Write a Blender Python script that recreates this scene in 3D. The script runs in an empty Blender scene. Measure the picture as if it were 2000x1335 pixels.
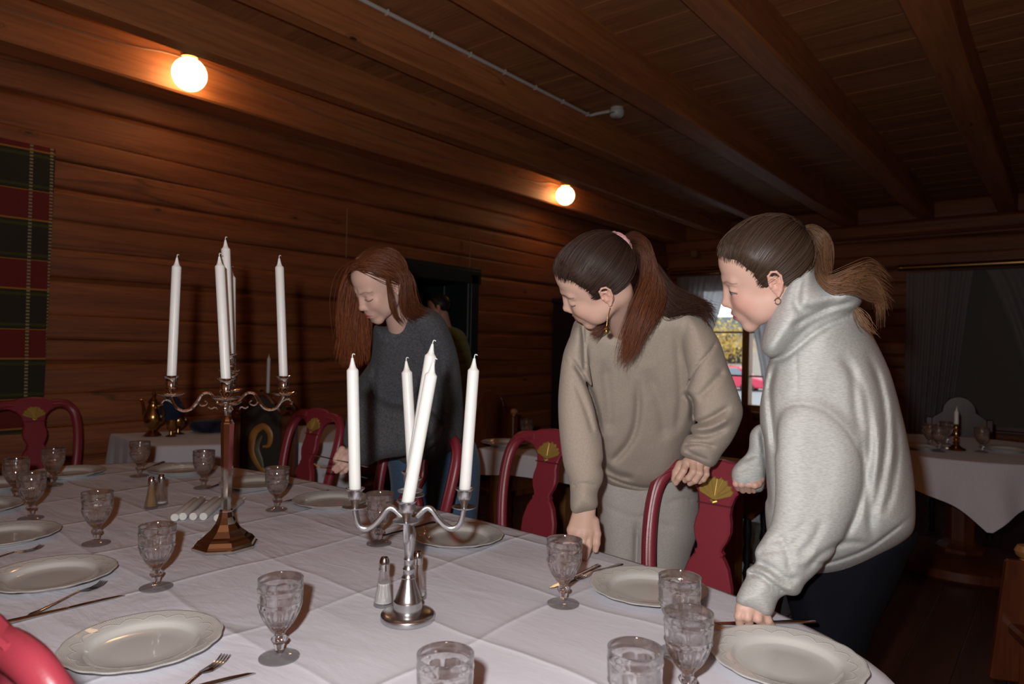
import bpy, math, random
import numpy as np
from mathutils import Matrix, Vector
random.seed(7); RNG = np.random.default_rng(7)
SC = bpy.context.scene; COL = SC.collection
PI = math.pi

# ------------------------------------------------------------------ camera
FPX = 1333.0; CAMZ = 1.33
_y, _p, _r = math.radians(39.07), math.radians(.32), math.radians(1.15)
_f0 = np.array([-math.sin(_y), math.cos(_y), 0]); _r0 = np.array([math.cos(_y), math.sin(_y), 0]); _u0 = np.array([0, 0, 1.])
CF = _f0*math.cos(_p)+_u0*math.sin(_p); _u1 = -_f0*math.sin(_p)+_u0*math.cos(_p)
CR = _r0*math.cos(_r)+_u1*math.sin(_r); CU = -_r0*math.sin(_r)+_u1*math.cos(_r)
CP = np.array([0, 0, CAMZ])
def at(x, y, D): return CP+(CF+CR*(x-1000)/FPX+CU*(667.5-y)/FPX)*D
def onz(x, y, z):
    d = CF+CR*(x-1000)/FPX+CU*(667.5-y)/FPX
    return CP+d*((z-CAMZ)/d[2])
cd = bpy.data.cameras.new('camera'); cam = bpy.data.objects.new('camera', cd); COL.objects.link(cam)
cam.matrix_world = Matrix([[CR[0], CU[0], -CF[0], 0], [CR[1], CU[1], -CF[1], 0], [CR[2], CU[2], -CF[2], CAMZ], [0, 0, 0, 1]])
cd.sensor_width = 36; cd.lens = FPX/2000*36; cd.clip_start = .02; cd.clip_end = 200
cd.dof.use_dof = True; cd.dof.focus_distance = 1.6; cd.dof.aperture_fstop = 4.5
SC.camera = cam
# ------------------------------------------------------------------ sky, flash, exposure
SC.view_settings.view_transform = 'Standard'; SC.view_settings.look = 'None'
SC.view_settings.exposure = 0; SC.view_settings.gamma = 1; SC.view_settings.use_curve_mapping = False
w = bpy.data.worlds.new('sky'); SC.world = w; w.use_nodes = True
wn = w.node_tree.nodes; bg = wn['Background']
bg.inputs['Color'].default_value = (.86, .92, 1, 1); bg.inputs['Strength'].default_value = 2.4
fl = bpy.data.lights.new('camera_flash', 'POINT'); fl.energy = 108; fl.color = (1, .985, .975); fl.shadow_soft_size = .022
fo = bpy.data.objects.new('camera_flash', fl); COL.objects.link(fo)
fo.location = CP+CU*.11-CR*.085-CF*.02
LAMP_W = 13.0
SC.cycles.max_bounces = 8; SC.cycles.transparent_max_bounces = 16; SC.cycles.transmission_bounces = 10; SC.cycles.glossy_bounces = 4
SC.cycles.caustics_reflective = False; SC.cycles.caustics_refractive = False
SC.cycles.sample_clamp_indirect = 4; SC.cycles.use_denoising = True

# ------------------------------------------------------------------ mesh helpers
class MB:
    def __init__(s): s.V = []; s.F = []; s.n = 0; s.C = []; s.hasc = False
    def add(s, V, F, c=None):
        V = np.asarray(V, float).reshape(-1, 3)
        s.V.append(V); s.F += [tuple(int(i)+s.n for i in f) for f in F]
        if c is not None: s.hasc = True
        s.C.append(np.tile(c if c is not None else (1, 1, 1), (len(V), 1)) if (c is None or np.ndim(c) == 1) else np.asarray(c))
        s.n += len(V); return s
    def box(s, lo, hi, M=None, bev=0.0):
        x0, y0, z0 = lo; x1, y1, z1 = hi
        if bev <= 0:
            V = [(x, y, z) for z in (z0, z1) for y in (y0, y1) for x in (x0, x1)]
            F = [(0, 2, 3, 1), (4, 5, 7, 6), (0, 1, 5, 4), (2, 6, 7, 3), (0, 4, 6, 2), (1, 3, 7, 5)]
        else:
            b = min(bev, (x1-x0)/2.01, (y1-y0)/2.01, (z1-z0)/2.01); V = []; idx = {}
            c = [(x0, x1), (y0, y1), (z0, z1)]
            for i in (0, 1):
                for j in (0, 1):
                    for k in (0, 1):
                        P = [c[0][i], c[1][j], c[2][k]]; S = [1-2*i, 1-2*j, 1-2*k]
                        for a in range(3):
                            Q = [P[t]+(0 if t == a else S[t]*b) for t in range(3)]
                            idx[i, j, k, a] = len(V); V.append(Q)
            F = []
            def q(*a): F.append(tuple(a))
            for i in (0, 1):
                o = [idx[i, 0, 0, 0], idx[i, 1, 0, 0], idx[i, 1, 1, 0], idx[i, 0, 1, 0]]; q(*(o if i else o[::-1]))
                o = [idx[0, i, 0, 1], idx[0, i, 1, 1], idx[1, i, 1, 1], idx[1, i, 0, 1]]; q(*(o if i else o[::-1]))
                o = [idx[0, 0, i, 2], idx[1, 0, i, 2], idx[1, 1, i, 2], idx[0, 1, i, 2]]; q(*(o if i else o[::-1]))
            for a in (0, 1):
                for b_ in (0, 1):
                    o = [idx[0, a, b_, 1], idx[1, a, b_, 1], idx[1, a, b_, 2], idx[0, a, b_, 2]]; q(*(o if a == b_ else o[::-1]))
                    o = [idx[a, 0, b_, 2], idx[a, 1, b_, 2], idx[a, 1, b_, 0], idx[a, 0, b_, 0]]; q(*(o if a == b_ else o[::-1]))
                    o = [idx[a, b_, 0, 0], idx[a, b_, 1, 0], idx[a, b_, 1, 1], idx[a, b_, 0, 1]]; q(*(o if a == b_ else o[::-1]))
            for i in (0, 1):
                for j in (0, 1):
                    for k in (0, 1):
                        o = [idx[i, j, k, 0], idx[i, j, k, 1], idx[i, j, k, 2]]; q(*(o if (i+j+k) % 2 else o[::-1]))
        V = np.array(V, float)
        if M is not None: V = xf(M, V)
        return s.add(V, F)
    def lathe(s, prof, seg=32, M=None, mod=None, c=None, sx=1, sy=1):
        a = np.arange(seg)*2*PI/seg; V = []; F = []
        for i, (r, z) in enumerate(prof):
            rr = np.full(seg, r, float) if mod is None else mod(a, r, z, i)
            V.append(np.stack([rr*np.cos(a)*sx, rr*np.sin(a)*sy, np.full(seg, z, float)], 1))
        n = len(prof); V = np.concatenate(V)
        for i in range(n-1):
            for j in range(seg):
                k = (j+1) % seg; F.append((i*seg+j, i*seg+k, (i+1)*seg+k, (i+1)*seg+j))
        F.append(tuple(range(seg))[::-1]); F.append(tuple((n-1)*seg+j for j in range(seg)))
        if M is not None: V = xf(M, V)
        return s.add(V, F, c)
    def tube(s, P, R, seg=8, c=None, flat=1.0, up=None, M=None):
        P = np.asarray(P, float); n = len(P)
        R = np.full(n, R, float) if np.ndim(R) == 0 else np.asarray(R, float)
        T = np.gradient(P, axis=0); T /= np.linalg.norm(T, axis=1)[:, None]+1e-12
        a = np.arange(seg)*2*PI/seg; V = []
        u = np.array([0, 0, 1.]) if up is None else np.asarray(up, float)
        if abs(T[0]@u) > .95 and up is None: u = np.array([1., 0, 0])
        for i in range(n):
            x = np.cross(T[i], u); nx = np.linalg.norm(x)
            if nx < 1e-6: x = px_
            else: x /= nx
            px_ = x; y = np.cross(x, T[i])
            if up is None: u = y
            V.append(P[i]+R[i]*(np.outer(np.cos(a), x)+flat*np.outer(np.sin(a), y)))
        F = []
        for i in range(n-1):
            for j in range(seg):
                k = (j+1) % seg; F.append((i*seg+j, i*seg+k, (i+1)*seg+k, (i+1)*seg+j))
        F.append(tuple(range(seg))[::-1]); F.append(tuple((n-1)*seg+j for j in range(seg)))
        V = np.concatenate(V)
        if M is not None: V = xf(M, V)
        return s.add(V, F, c)
    def prism(s, outline, y0, y1, M=None, bev=0.0, f=None):
        """outline in (x,z), counter-clockwise; extruded along y from y0 to y1; f maps final points"""
        O = np.asarray(outline, float); n = len(O)
        def inset(b):
            d = np.roll(O, -1, 0)-np.roll(O, 1, 0); d /= np.linalg.norm(d, axis=1)[:, None]+1e-12
            return O+np.stack([-d[:, 1], d[:, 0]], 1)*b
        rings = [(O, y0), (O, y1)] if bev <= 0 else [(inset(bev), y0), (O, y0+bev), (O, y1-bev), (inset(bev), y1)]
        V = np.concatenate([np.stack([o[:, 0], np.full(n, y), o[:, 1]], 1) for o, y in rings]); F = []
        for i in range(len(rings)-1):
            for j in range(n):
                k = (j+1) % n; F.append((i*n+j, (i+1)*n+j, (i+1)*n+k, i*n+k))
        F.append(tuple(range(n))); F.append(tuple((len(rings)-1)*n+j for j in range(n))[::-1])
        if f is not None: V = f(V)
        if M is not None: V = xf(M, V)
        return s.add(V, F)
    def grid(s, G, c=None):
        """G (a,b,3) sheet of points"""
        a, b = G.shape[:2]; F = []
        for i in range(a-1):
            for j in range(b-1): F.append((i*b+j, i*b+j+1, (i+1)*b+j+1, (i+1)*b+j))
        return s.add(G.reshape(-1, 3), F, c)
def xf(M, V):
    M = np.array(M); return V@M[:3, :3].T+M[:3, 3]
def TR(x=0, y=0, z=0, rz=0, rx=0, ry=0, s=1):
    return Matrix.Translation((x, y, z))@Matrix.Rotation(rz, 4, 'Z')@Matrix.Rotation(ry, 4, 'Y')@Matrix.Rotation(rx, 4, 'X')@Matrix.Scale(s, 4)
def obj(name, mb, mat, parent=None, smooth=.7, off=None, **tags):
    me = bpy.data.meshes.new(name)
    V = np.concatenate(mb.V)
    if off is not None: V = V-np.asarray(off, float)
    me.from_pydata(V.tolist(), [], mb.F)
    if mb.hasc:
        ca = me.color_attributes.new('tint', 'FLOAT_COLOR', 'POINT')
        C = np.concatenate(mb.C); C = np.concatenate([C, np.ones((len(C), 1))], 1); ca.data.foreach_set('color', C.astype(np.float32).ravel())
    me.materials.append(mat)
    if smooth:
        me.polygons.foreach_set('use_smooth', np.ones(len(me.polygons), bool))
        if smooth < 3: me.set_sharp_from_angle(angle=smooth)
    me.validate(); me.update()
    o = bpy.data.objects.new(name, me); COL.objects.link(o)
    if parent is not None: o.parent = parent
    for k, v in tags.items(): o[k] = v
    return o
def thing(name, label, cat, loc=(0, 0, 0), rz=0, group=None):
    o = bpy.data.objects.new(name, None); COL.objects.link(o); o.empty_display_size = .05
    o.location = loc; o.rotation_euler = (0, 0, rz); o['label'] = label; o['category'] = cat
    if group: o['group'] = group
    return o
def tag(o, label, cat, group=None):
    o['label'] = label; o['category'] = cat
    if group: o['group'] = group
    return o
def dup(root, loc, rz=0, label=None, group=None, scale=None):
    r = root.copy(); COL.objects.link(r); r.location = loc; r.rotation_euler = (0, 0, rz)
    if label: r['label'] = label
    if group: r['group'] = group
    if scale: r.scale = scale
    for ch in list(root.children):
        c = ch.copy(); COL.objects.link(c); c.parent = r
        for g in list(ch.children):
            d = g.copy(); COL.objects.link(d); d.parent = c
    return r
def struct(name, mb, mat, smooth=0, kind='structure'):
    o = obj(name, mb, mat, None, smooth); o['kind'] = kind; return o
def smoothpath(P, n=24):
    """Catmull-Rom through P"""
    P = np.asarray(P, float); Q = np.concatenate([[2*P[0]-P[1]], P, [2*P[-1]-P[-2]]]); t = np.linspace(0, len(P)-1-1e-9, n)
    i = t.astype(int); u = (t-i)[:, None]; a, b, c, d = Q[i], Q[i+1], Q[i+2], Q[i+3]
    return .5*((2*b)+(c-a)*u+(2*a-5*b+4*c-d)*u**2+(3*b-a-3*c+d)*u**3)

# ------------------------------------------------------------------ materials
def newmat(name):
    m = bpy.data.materials.new(name); m.use_nodes = True; nt = m.node_tree
    return m, nt, nt.nodes['Principled BSDF']
def setc(b, **k):
    for a, v in k.items():
        b.inputs[a.replace('_', ' ')].default_value = (*v, 1) if isinstance(v, tuple) and len(v) == 3 else v
def N(nt, t, **k):
    n = nt.nodes.new(t)
    for a, v in k.items():
        if a.startswith('i_'):
            key = a[2:]; key = int(key) if key.isdigit() else key.replace('_', ' ')
            n.inputs[key].default_value = v
        else: setattr(n, a, v)
    return n
def ramp(nt, src, stops, interp='LINEAR'):
    r = nt.nodes.new('ShaderNodeValToRGB'); r.color_ramp.interpolation = interp; e = r.color_ramp.elements
    while len(e) < len(stops): e.new(.5)
    for i, (p, c) in enumerate(stops): e[i].position = p; e[i].color = (*c, 1) if len(c) == 3 else c
    nt.links.new(src, r.inputs[0]); return r.outputs[0]
def plain(name, col, rough=.5, metal=0, bump=None, **k):
    m, nt, b = newmat(name); setc(b, Base_Color=col, Roughness=rough, Metallic=metal, **k)
    tc = N(nt, 'ShaderNodeTexCoord'); ns = N(nt, 'ShaderNodeTexNoise', i_Scale=(bump[0] if bump else 60.), i_Detail=4.)
    nt.links.new(tc.outputs['Object'], ns.inputs[0])
    mx = N(nt, 'ShaderNodeMix', data_type='RGBA', blend_type='MULTIPLY'); mx.inputs[0].default_value = .12
    mx.inputs[6].default_value = (*col, 1); nt.links.new(ns.outputs[1], mx.inputs[7]); nt.links.new(mx.outputs[2], b.inputs['Base Color'])
    if bump:
        bp = N(nt, 'ShaderNodeBump', i_Strength=bump[1], i_Distance=bump[2]); nt.links.new(ns.outputs[0], bp.inputs['Height']); nt.links.new(bp.outputs[0], b.inputs['Normal'])
    return m
def wood(name, c1, c2, stretch=(1, .08, 1), scale=9, rough=.45, knots=True, bump=.25, coat=0, dark=(.02, .01, .006), crack=False):
    m, nt, b = newmat(name); tc = N(nt, 'ShaderNodeTexCoord'); mp = N(nt, 'ShaderNodeMapping'); mp.inputs['Scale'].default_value = stretch
    nt.links.new(tc.outputs['Object'], mp.inputs[0])
    n1 = N(nt, 'ShaderNodeTexNoise', i_Scale=scale*1., i_Detail=8., i_Distortion=.6); n2 = N(nt, 'ShaderNodeTexNoise', i_Scale=scale*6., i_Detail=3.)
    nt.links.new(mp.outputs[0], n1.inputs[0]); nt.links.new(mp.outputs[0], n2.inputs[0])
    c = ramp(nt, n1.outputs[0], [(.3, c1), (.68, c2)])
    mx = N(nt, 'ShaderNodeMix', data_type='RGBA', blend_type='MULTIPLY'); mx.inputs[0].default_value = .55
    nt.links.new(c, mx.inputs[6]); nt.links.new(ramp(nt, n2.outputs[0], [(.3, (.55, .5, .48)), (.6, (1, 1, 1))]), mx.inputs[7]); last = mx.outputs[2]
    if knots:
        mp2 = N(nt, 'ShaderNodeMapping'); mp2.inputs['Scale'].default_value = [1 if s >= 1 else .35 for s in stretch]
        nt.links.new(tc.outputs['Object'], mp2.inputs[0])
        vo = N(nt, 'ShaderNodeTexVoronoi', i_Scale=4.6, i_Randomness=1.); nt.links.new(mp2.outputs[0], vo.inputs[0])
        kn = ramp(nt, vo.outputs['Distance'], [(.0, (1, 1, 1)), (.035, (.9, .9, .9)), (.06, (0, 0, 0)), (.075, (.35, .35, .35)), (.1, (0, 0, 0))])
        m3 = N(nt, 'ShaderNodeMix', data_type='RGBA'); nt.links.new(kn, m3.inputs[0]); nt.links.new(last, m3.inputs[6]); m3.inputs[7].default_value = (*dark, 1); last = m3.outputs[2]
    if crack:
        mp3 = N(nt, 'ShaderNodeMapping'); mp3.inputs['Scale'].default_value = [1 if s >= 1 else .07 for s in stretch]; nt.links.new(tc.outputs['Object'], mp3.inputs[0])
        n3 = N(nt, 'ShaderNodeTexNoise', i_Scale=4.2, i_Detail=3., i_Roughness=.4); nt.links.new(mp3.outputs[0], n3.inputs[0])
        m4 = N(nt, 'ShaderNodeMix', data_type='RGBA'); nt.links.new(ramp(nt, n3.outputs[0], [(.0, (0, 0, 0)), (.598, (0, 0, 0)), (.605, (.6, .6, .6)), (.612, (0, 0, 0))]), m4.inputs[0]); nt.links.new(last, m4.inputs[6]); m4.inputs[7].default_value = (*dark, 1); last = m4.outputs[2]
    nt.links.new(last, b.inputs['Base Color']); setc(b, Roughness=rough, Coat_Weight=coat)
    bp = N(nt, 'ShaderNodeBump', i_Strength=bump, i_Distance=.004); nt.links.new(n1.outputs[0], bp.inputs['Height']); nt.links.new(bp.outputs[0], b.inputs['Normal'])
    return m
def fabric(name, col, col2=None, rough=.9, sc=700., amt=.35, dist=.0006, streak=None, sheen=.15, fold=None):
    m, nt, b = newmat(name); tc = N(nt, 'ShaderNodeTexCoord'); mp = N(nt, 'ShaderNodeMapping')
    if streak: mp.inputs['Scale'].default_value = streak
    nt.links.new(tc.outputs['Object'], mp.inputs[0])
    n1 = N(nt, 'ShaderNodeTexNoise', i_Scale=sc*.35, i_Detail=3.); nt.links.new(mp.outputs[0], n1.inputs[0])
    n2 = N(nt, 'ShaderNodeTexNoise', i_Scale=sc, i_Detail=2.); nt.links.new(tc.outputs['Object'], n2.inputs[0])
    nt.links.new(ramp(nt, n1.outputs[0], [(.35, col2 or tuple(v*.85 for v in col)), (.62, col)]), b.inputs['Base Color'])
    bp = N(nt, 'ShaderNodeBump', i_Strength=amt, i_Distance=dist); nt.links.new(n2.outputs[0], bp.inputs['Height'])
    last = bp
    if fold:
        n3 = N(nt, 'ShaderNodeTexNoise', i_Scale=fold[0], i_Detail=3., i_Distortion=.8); nt.links.new(tc.outputs['Object'], n3.inputs[0])
        b2 = N(nt, 'ShaderNodeBump', i_Strength=fold[1], i_Distance=fold[2]); nt.links.new(n3.outputs[0], b2.inputs['Height']); nt.links.new(bp.outputs[0], b2.inputs['Normal']); last = b2
    nt.links.new(last.outputs[0], b.inputs['Normal']); setc(b, Roughness=rough, Sheen_Weight=sheen)
    return m
def tinted(name, rough=.5, spec=.5, mul=(1, 1, 1), sss=0, bump=None, coat=0, metal=0):
    m, nt, b = newmat(name); at_ = N(nt, 'ShaderNodeAttribute', attribute_name='tint')
    mx = N(nt, 'ShaderNodeMix', data_type='RGBA', blend_type='MULTIPLY'); mx.inputs[0].default_value = 1; mx.inputs[7].default_value = (*mul, 1)
    nt.links.new(at_.outputs[0], mx.inputs[6]); nt.links.new(mx.outputs[2], b.inputs['Base Color'])
    setc(b, Roughness=rough, Specular_IOR_Level=spec, Coat_Weight=coat, Metallic=metal)
    if sss: setc(b, Subsurface_Weight=sss, Subsurface_Scale=.004); b.inputs['Subsurface Radius'].default_value = (1., .35, .2)
    if bump:
        tc = N(nt, 'ShaderNodeTexCoord'); ns = N(nt, 'ShaderNodeTexNoise', i_Scale=bump[0], i_Detail=4.); nt.links.new(tc.outputs['Object'], ns.inputs[0])
        bp = N(nt, 'ShaderNodeBump', i_Strength=bump[1], i_Distance=bump[2]); nt.links.new(ns.outputs[0], bp.inputs['Height']); nt.links.new(bp.outputs[0], b.inputs['Normal'])
    return m
M = {}
M['log'] = wood('log_wood', (.20, .060, .019), (.35, .112, .036), (1, .09, 1.4), 8, .6, True, .5, crack=True)
M['logx'] = wood('log_wood_crosswise', (.20, .060, .019), (.35, .112, .036), (.09, 1, 1.4), 8, .55, True, .5)
M['beam'] = wood('beam_wood', (.34, .118, .040), (.52, .19, .065), (1.2, .07, 1.2), 7, .55, True, .35, crack=True)
M['plank'] = wood('ceiling_plank_wood', (.32, .125, .046), (.48, .20, .075), (.07, 1.4, 1), 7, .6, True, .3)
M['floor'] = wood('floor_wood', (.05, .018, .010), (.085, .032, .016), (1, .08, 1), 7, .45, False, .2)
M['darkwood'] = wood('dark_stained_wood', (.045, .014, .008), (.085, .028, .013), (1, 1, .12), 12, .35, False, .15)
M['rustic'] = wood('red_brown_stained_wood', (.07, .017, .006), (.13, .034, .011), (1, 1, .1), 12, .38, False, .15)
M['honey'] = wood('honey_wood', (.26, .11, .035), (.38, .17, .055), (1, 1, .15), 12, .4, False, .15)
M['red'] = plain('madder_red_paint', (.265, .030, .046), .36, 0, (240., .25, .0008))
M['gold'] = plain('antique_gold_paint', (.50, .33, .08), .4, .45)
M['brass'] = plain('brass', (.50, .31, .11), .24, 1)
M['silver'] = plain('polished_silver', (.72, .66, .60), .09, 1)
M['alu'] = plain('brushed_aluminium', (.62, .62, .63), .27, 1, (200., .12, .0005))
M['steel'] = plain('stainless_steel', (.62, .60, .58), .14, 1)
M['wax'] = plain('white_wax', (.78, .775, .75), .42, 0, None, Subsurface_Weight=.25, Subsurface_Scale=.006)
M['porc'] = None
M['black'] = plain('black_paint', (.012, .011, .012), .35)
M['blackcloth'] = fabric('black_cloth', (.010, .010, .016))
M['navy'] = fabric('navy_cloth', (.008, .014, .045))
M['green'] = plain('dark_green_paint', (.018, .028, .026), .45)
M['plastic'] = plain('white_plastic', (.62, .60, .55), .4)
M['cable'] = plain('brown_cable_plastic', (.30, .15, .08), .5)
M['cloth'] = fabric('white_table_linen', (.73, .69, .725), (.68, .64, .675), .85, 900., .15, .0003, sheen=.05, fold=(11., .45, .006))
M['cloth2'] = fabric('white_linen', (.66, .64, .68), None, .85, 900., .15, .0003, fold=(9., .4, .006))
M['dark'] = plain('soot_dark', (.008, .006, .006), .6)
def glassmat(name, col=(1, 1, 1), ior=1.5, solid=.75, rough=0.07):
    m, nt, b = newmat(name); nt.nodes.remove(b)
    g = N(nt, 'ShaderNodeBsdfGlass', i_IOR=ior, i_Roughness=0.); g.inputs['Color'].default_value = (*col, 1)
    t = N(nt, 'ShaderNodeBsdfTransparent'); t.inputs['Color'].default_value = (*col, 1)
    gl = N(nt, 'ShaderNodeBsdfGlossy', i_Roughness=rough); gl.inputs['Color'].default_value = (1, 1, 1, 1)
    x = N(nt, 'ShaderNodeMixShader', i_0=solid); y = N(nt, 'ShaderNodeMixShader', i_0=.06)
    nt.links.new(t.outputs[0], x.inputs[1]); nt.links.new(g.outputs[0], x.inputs[2])
    nt.links.new(x.outputs[0], y.inputs[1]); nt.links.new(gl.outputs[0], y.inputs[2]); nt.links.new(y.outputs[0], nt.nodes['Material Output'].inputs[0])
    return m
M['glass'] = glassmat('clear_pressed_glass', (.995, .995, .995), 1.5, .85)
M['glass_thin'] = glassmat('thin_shaker_glass', (.99, .99, .99), 1.5, .22)
M['glass_foot'] = glassmat('clear_glass_foot', (.995, .995, .995), 1.5, .3)
M['pane'] = glassmat('window_glass', (.97, .98, .98), 1.3, .0, .02)
def porcelain():
    m, nt, b = newmat('white_porcelain'); setc(b, Base_Color=(.60, .60, .57), Roughness=.12, Coat_Weight=.3)
    tc = N(nt, 'ShaderNodeTexCoord'); sp = N(nt, 'ShaderNodeSeparateXYZ'); nt.links.new(tc.outputs['Object'], sp.inputs[0])
    def mt(op, a, b2=None):
        n = N(nt, 'ShaderNodeMath', operation=op)
        for i, v in enumerate((a, b2)):
            if v is None: continue
            if isinstance(v, (int, float)): n.inputs[i].default_value = v
            else: nt.links.new(v, n.inputs[i])
        return n.outputs[0]
    X, Y = sp.outputs[0], sp.outputs[1]
    r = mt('SQRT', mt('ADD', mt('MULTIPLY', X, X), mt('MULTIPLY', Y, Y))); th = mt('ARCTAN2', Y, X)
    rim = mt('GREATER_THAN', r, .096)
    sc = mt('ABSOLUTE', mt('SINE', mt('MULTIPLY', th, 8.)))
    lim = mt('ADD', mt('MULTIPLY', sc, .012), .107)
    arc = mt('SMOOTH_MIN', mt('MULTIPLY', mt('ABSOLUTE', mt('SUBTRACT', r, lim)), 400.), 1.)
    lat = mt('MULTIPLY', mt('MULTIPLY', mt('SINE', mt('MULTIPLY', mt('ADD', mt('MULTIPLY', th, .105), r), 900.)), mt('SINE', mt('MULTIPLY', mt('SUBTRACT', mt('MULTIPLY', th, .105), r), 900.))), mt('MULTIPLY', mt('GREATER_THAN', r, lim), .35))
    h = mt('MULTIPLY', mt('SUBTRACT', lat, arc), rim)
    bp = N(nt, 'ShaderNodeBump', i_Strength=.55, i_Distance=.0011); nt.links.new(h, bp.inputs['Height']); nt.links.new(bp.outputs[0], b.inputs['Normal'])
    return m
M['porc'] = porcelain()
# ------------------------------------------------------------------ room shell
XW, YF, ZC, ZB = -4.6, 9.3, 3.13, 2.90
COURSES = [0, .2, .4, .6, .797, 1.004, 1.177, 1.306, 1.455, 1.67, 1.842, 2.03, 2.2, 2.36, 2.505, 2.70, 2.90, ZC]
def logwall(fn, a0, a1, z0, z1, seed=0, step=.16):
    """sheet of stacked round-faced logs; fn(a, z, out) -> xyz"""
    rs = np.random.default_rng(seed); mb = MB(); na = max(2, int((a1-a0)/step)); A = np.linspace(a0, a1, na)
    zs = []; ds = []; ci = []
    for k in range(len(COURSES)-1):
        lo, hi = COURSES[k], COURSES[k+1]
        if hi <= z0+.01 or lo >= z1-.01: continue
        for t in (0.0, .03, .07, .16, .32, .5, .68, .84, .93, .97):
            z = lo+(hi-lo)*t
            if z < z0-.001 or z > z1+.001: continue
            s = abs(2*t-1); zs.append(z); ci.append(k)
            ds.append(-.022 if t == 0 else .009*math.sqrt(max(0, 1-(s*.97)**5))-.006*(t in (.03, .97)))
    zs.append(z1); ds.append(-.03); ci.append(0)
    G = np.zeros((len(zs), na, 3))
    for i, (z, d) in enumerate(zip(zs, ds)):
        k = ci[i]; wob = .012*np.sin(A*.55+k*2.1)+.005*np.sin(A*1.7+k*5.3)
        edge = 1 if (z0+.02 < z < z1-.02) else 0
        dd = d+.006*np.sin(A*1.1+k*1.7+z*9)*(d > -.02)
        G[i] = fn(A, z+wob*edge, dd)
    mb.grid(G); return mb
left = lambda A, z, d: np.stack([XW+d+0*A, A, z+0*A], 1)
mb = MB()
for a0, a1, z0, z1, sd in ((-2.2, 4.10, 0, ZC, 1), (4.10, 4.98, 2.03, ZC, 2), (4.98, YF+.02, 0, ZC, 3)):
    q = logwall(left, a0, a1, z0, z1, sd); mb.add(q.V[0], [f[::-1] for f in q.F])
mb.box((XW-.22, -2.2, 0), (XW-.04, 4.1, ZC)); mb.box((XW-.22, 4.98, 0), (XW-.04, YF+.2, ZC)); mb.box((XW-.22, 4.1, 2.03), (XW-.04, 4.98, ZC))
struct('wall_left', mb, M['log'], 1.2)
far = lambda A, z, d: np.stack([A, YF-d+0*A, z+0*A], 1)
WIN = [(-4.16, -2.62, .56, 2.22), (-1.02, .55, .56, 2.24)]
mb = MB()
cuts = [(XW, WIN[0][0]), (WIN[0][1], WIN[1][0]), (WIN[1][1], 3.2)]
for i, (a0, a1) in enumerate(cuts): q = logwall(far, a0, a1, 0, ZC, 10+i); mb.add(q.V[0], q.F); mb.box((a0, YF+.04, 0), (a1, YF+.2, ZC))
for a0, a1, z0, z1 in WIN:
    for p0, p1 in ((0, z0), (z1, ZC)): q = logwall(far, a0, a1, p0, p1, 20); mb.add(q.V[0], q.F); mb.box((a0, YF+.04, p0), (a1, YF+.2, p1))
struct('wall_far', mb, M['logx'], 1.2)
mb = MB(); q = logwall(lambda A, z, d: np.stack([3.2-d+0*A, A, z+0*A], 1), -2.2, YF+.02, 0, ZC, 31, .5); mb.add(q.V[0], q.F); struct('wall_right', mb, M['log'], 1.2)
mb = MB(); q = logwall(lambda A, z, d: np.stack([A, -2.2+d+0*A, z+0*A], 1), XW, 3.22, 0, ZC, 32, .5); mb.add(q.V[0], [f[::-1] for f in q.F]); struct('wall_near', mb, M['logx'], 1.2)
mb = MB(); y = -2.25; k = 0
while y < YF+.2:
    mb.box((XW-.1, y+.0006, ZC+.004*(k % 2)*.4), (3.3, y+.1754, ZC+.03), None, .0015); y += .176; k += 1
mb.box((XW-.1, -2.25, ZC+.02), (3.3, YF+.2, ZC+.06))
struct('ceiling', mb, M['plank'])
mb = MB(); x = XW-.25; rs = np.random.default_rng(3)
while x < 3.3: mb.box((x+.001, -2.3, -.04), (x+.179, YF+.2, 0), None, .002); x += .18
mb.box((-8, 2.5, -.09), (3.3, 8, -.042)); mb.box((-8, 2.5, -.04), (XW-.25, 7, 0))
struct('floor', mb, M['floor'])
for i, (a, b) in enumerate([(-4.53, -4.31), (-3.77, -3.635), (-3.015, -2.875), (-2.205, -2.03), (-1.375, -1.21), (-.605, -.425), (.16, .33), (.92, 1.09), (1.7, 1.87), (2.45, 2.62)]):
    mb = MB(); n = 40; Y = np.linspace(-2.2, YF, n); rs = np.random.default_rng(i+50)
    w1 = .004*np.sin(Y*1.3+i)+.003*np.sin(Y*3.1+i*2); w2 = .004*np.sin(Y*1.1+i*3)
    zb = 2.862 if i == 0 else ZB; b_ = .012; sec = [(a, ZC), (a, zb+b_), (a+b_, zb), (b-b_, zb), (b, zb+b_), (b, ZC)]
    G = np.stack([np.stack([x+w1*(1 if x > (a+b)/2 else -1), Y, z+(w2 if z < ZC else 0*w2)], 1) for x, z in sec]); mb.grid(G)
    struct(f'trim_{i+1}', mb, M['beam'], .5)
mb = MB(); mb.box((XW, YF-.13, 2.73), (3.2, YF, ZB-.002), None, .03); struct('trim_11', mb, M['logx'], .5)
mb = MB(); mb.box((XW, YF-.05, 0), (3.2, YF+.02, .12), None, .006); struct('baseboard_far', mb, M['darkwood'])
mb = MB(); mb.box((XW-.02, -2.2, 0), (XW+.05, 4.0, .12), None, .006); mb.box((XW-.02, 5.06, 0), (XW+.05, YF-.05, .12), None, .006); struct('baseboard_left', mb, M['darkwood'])
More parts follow.
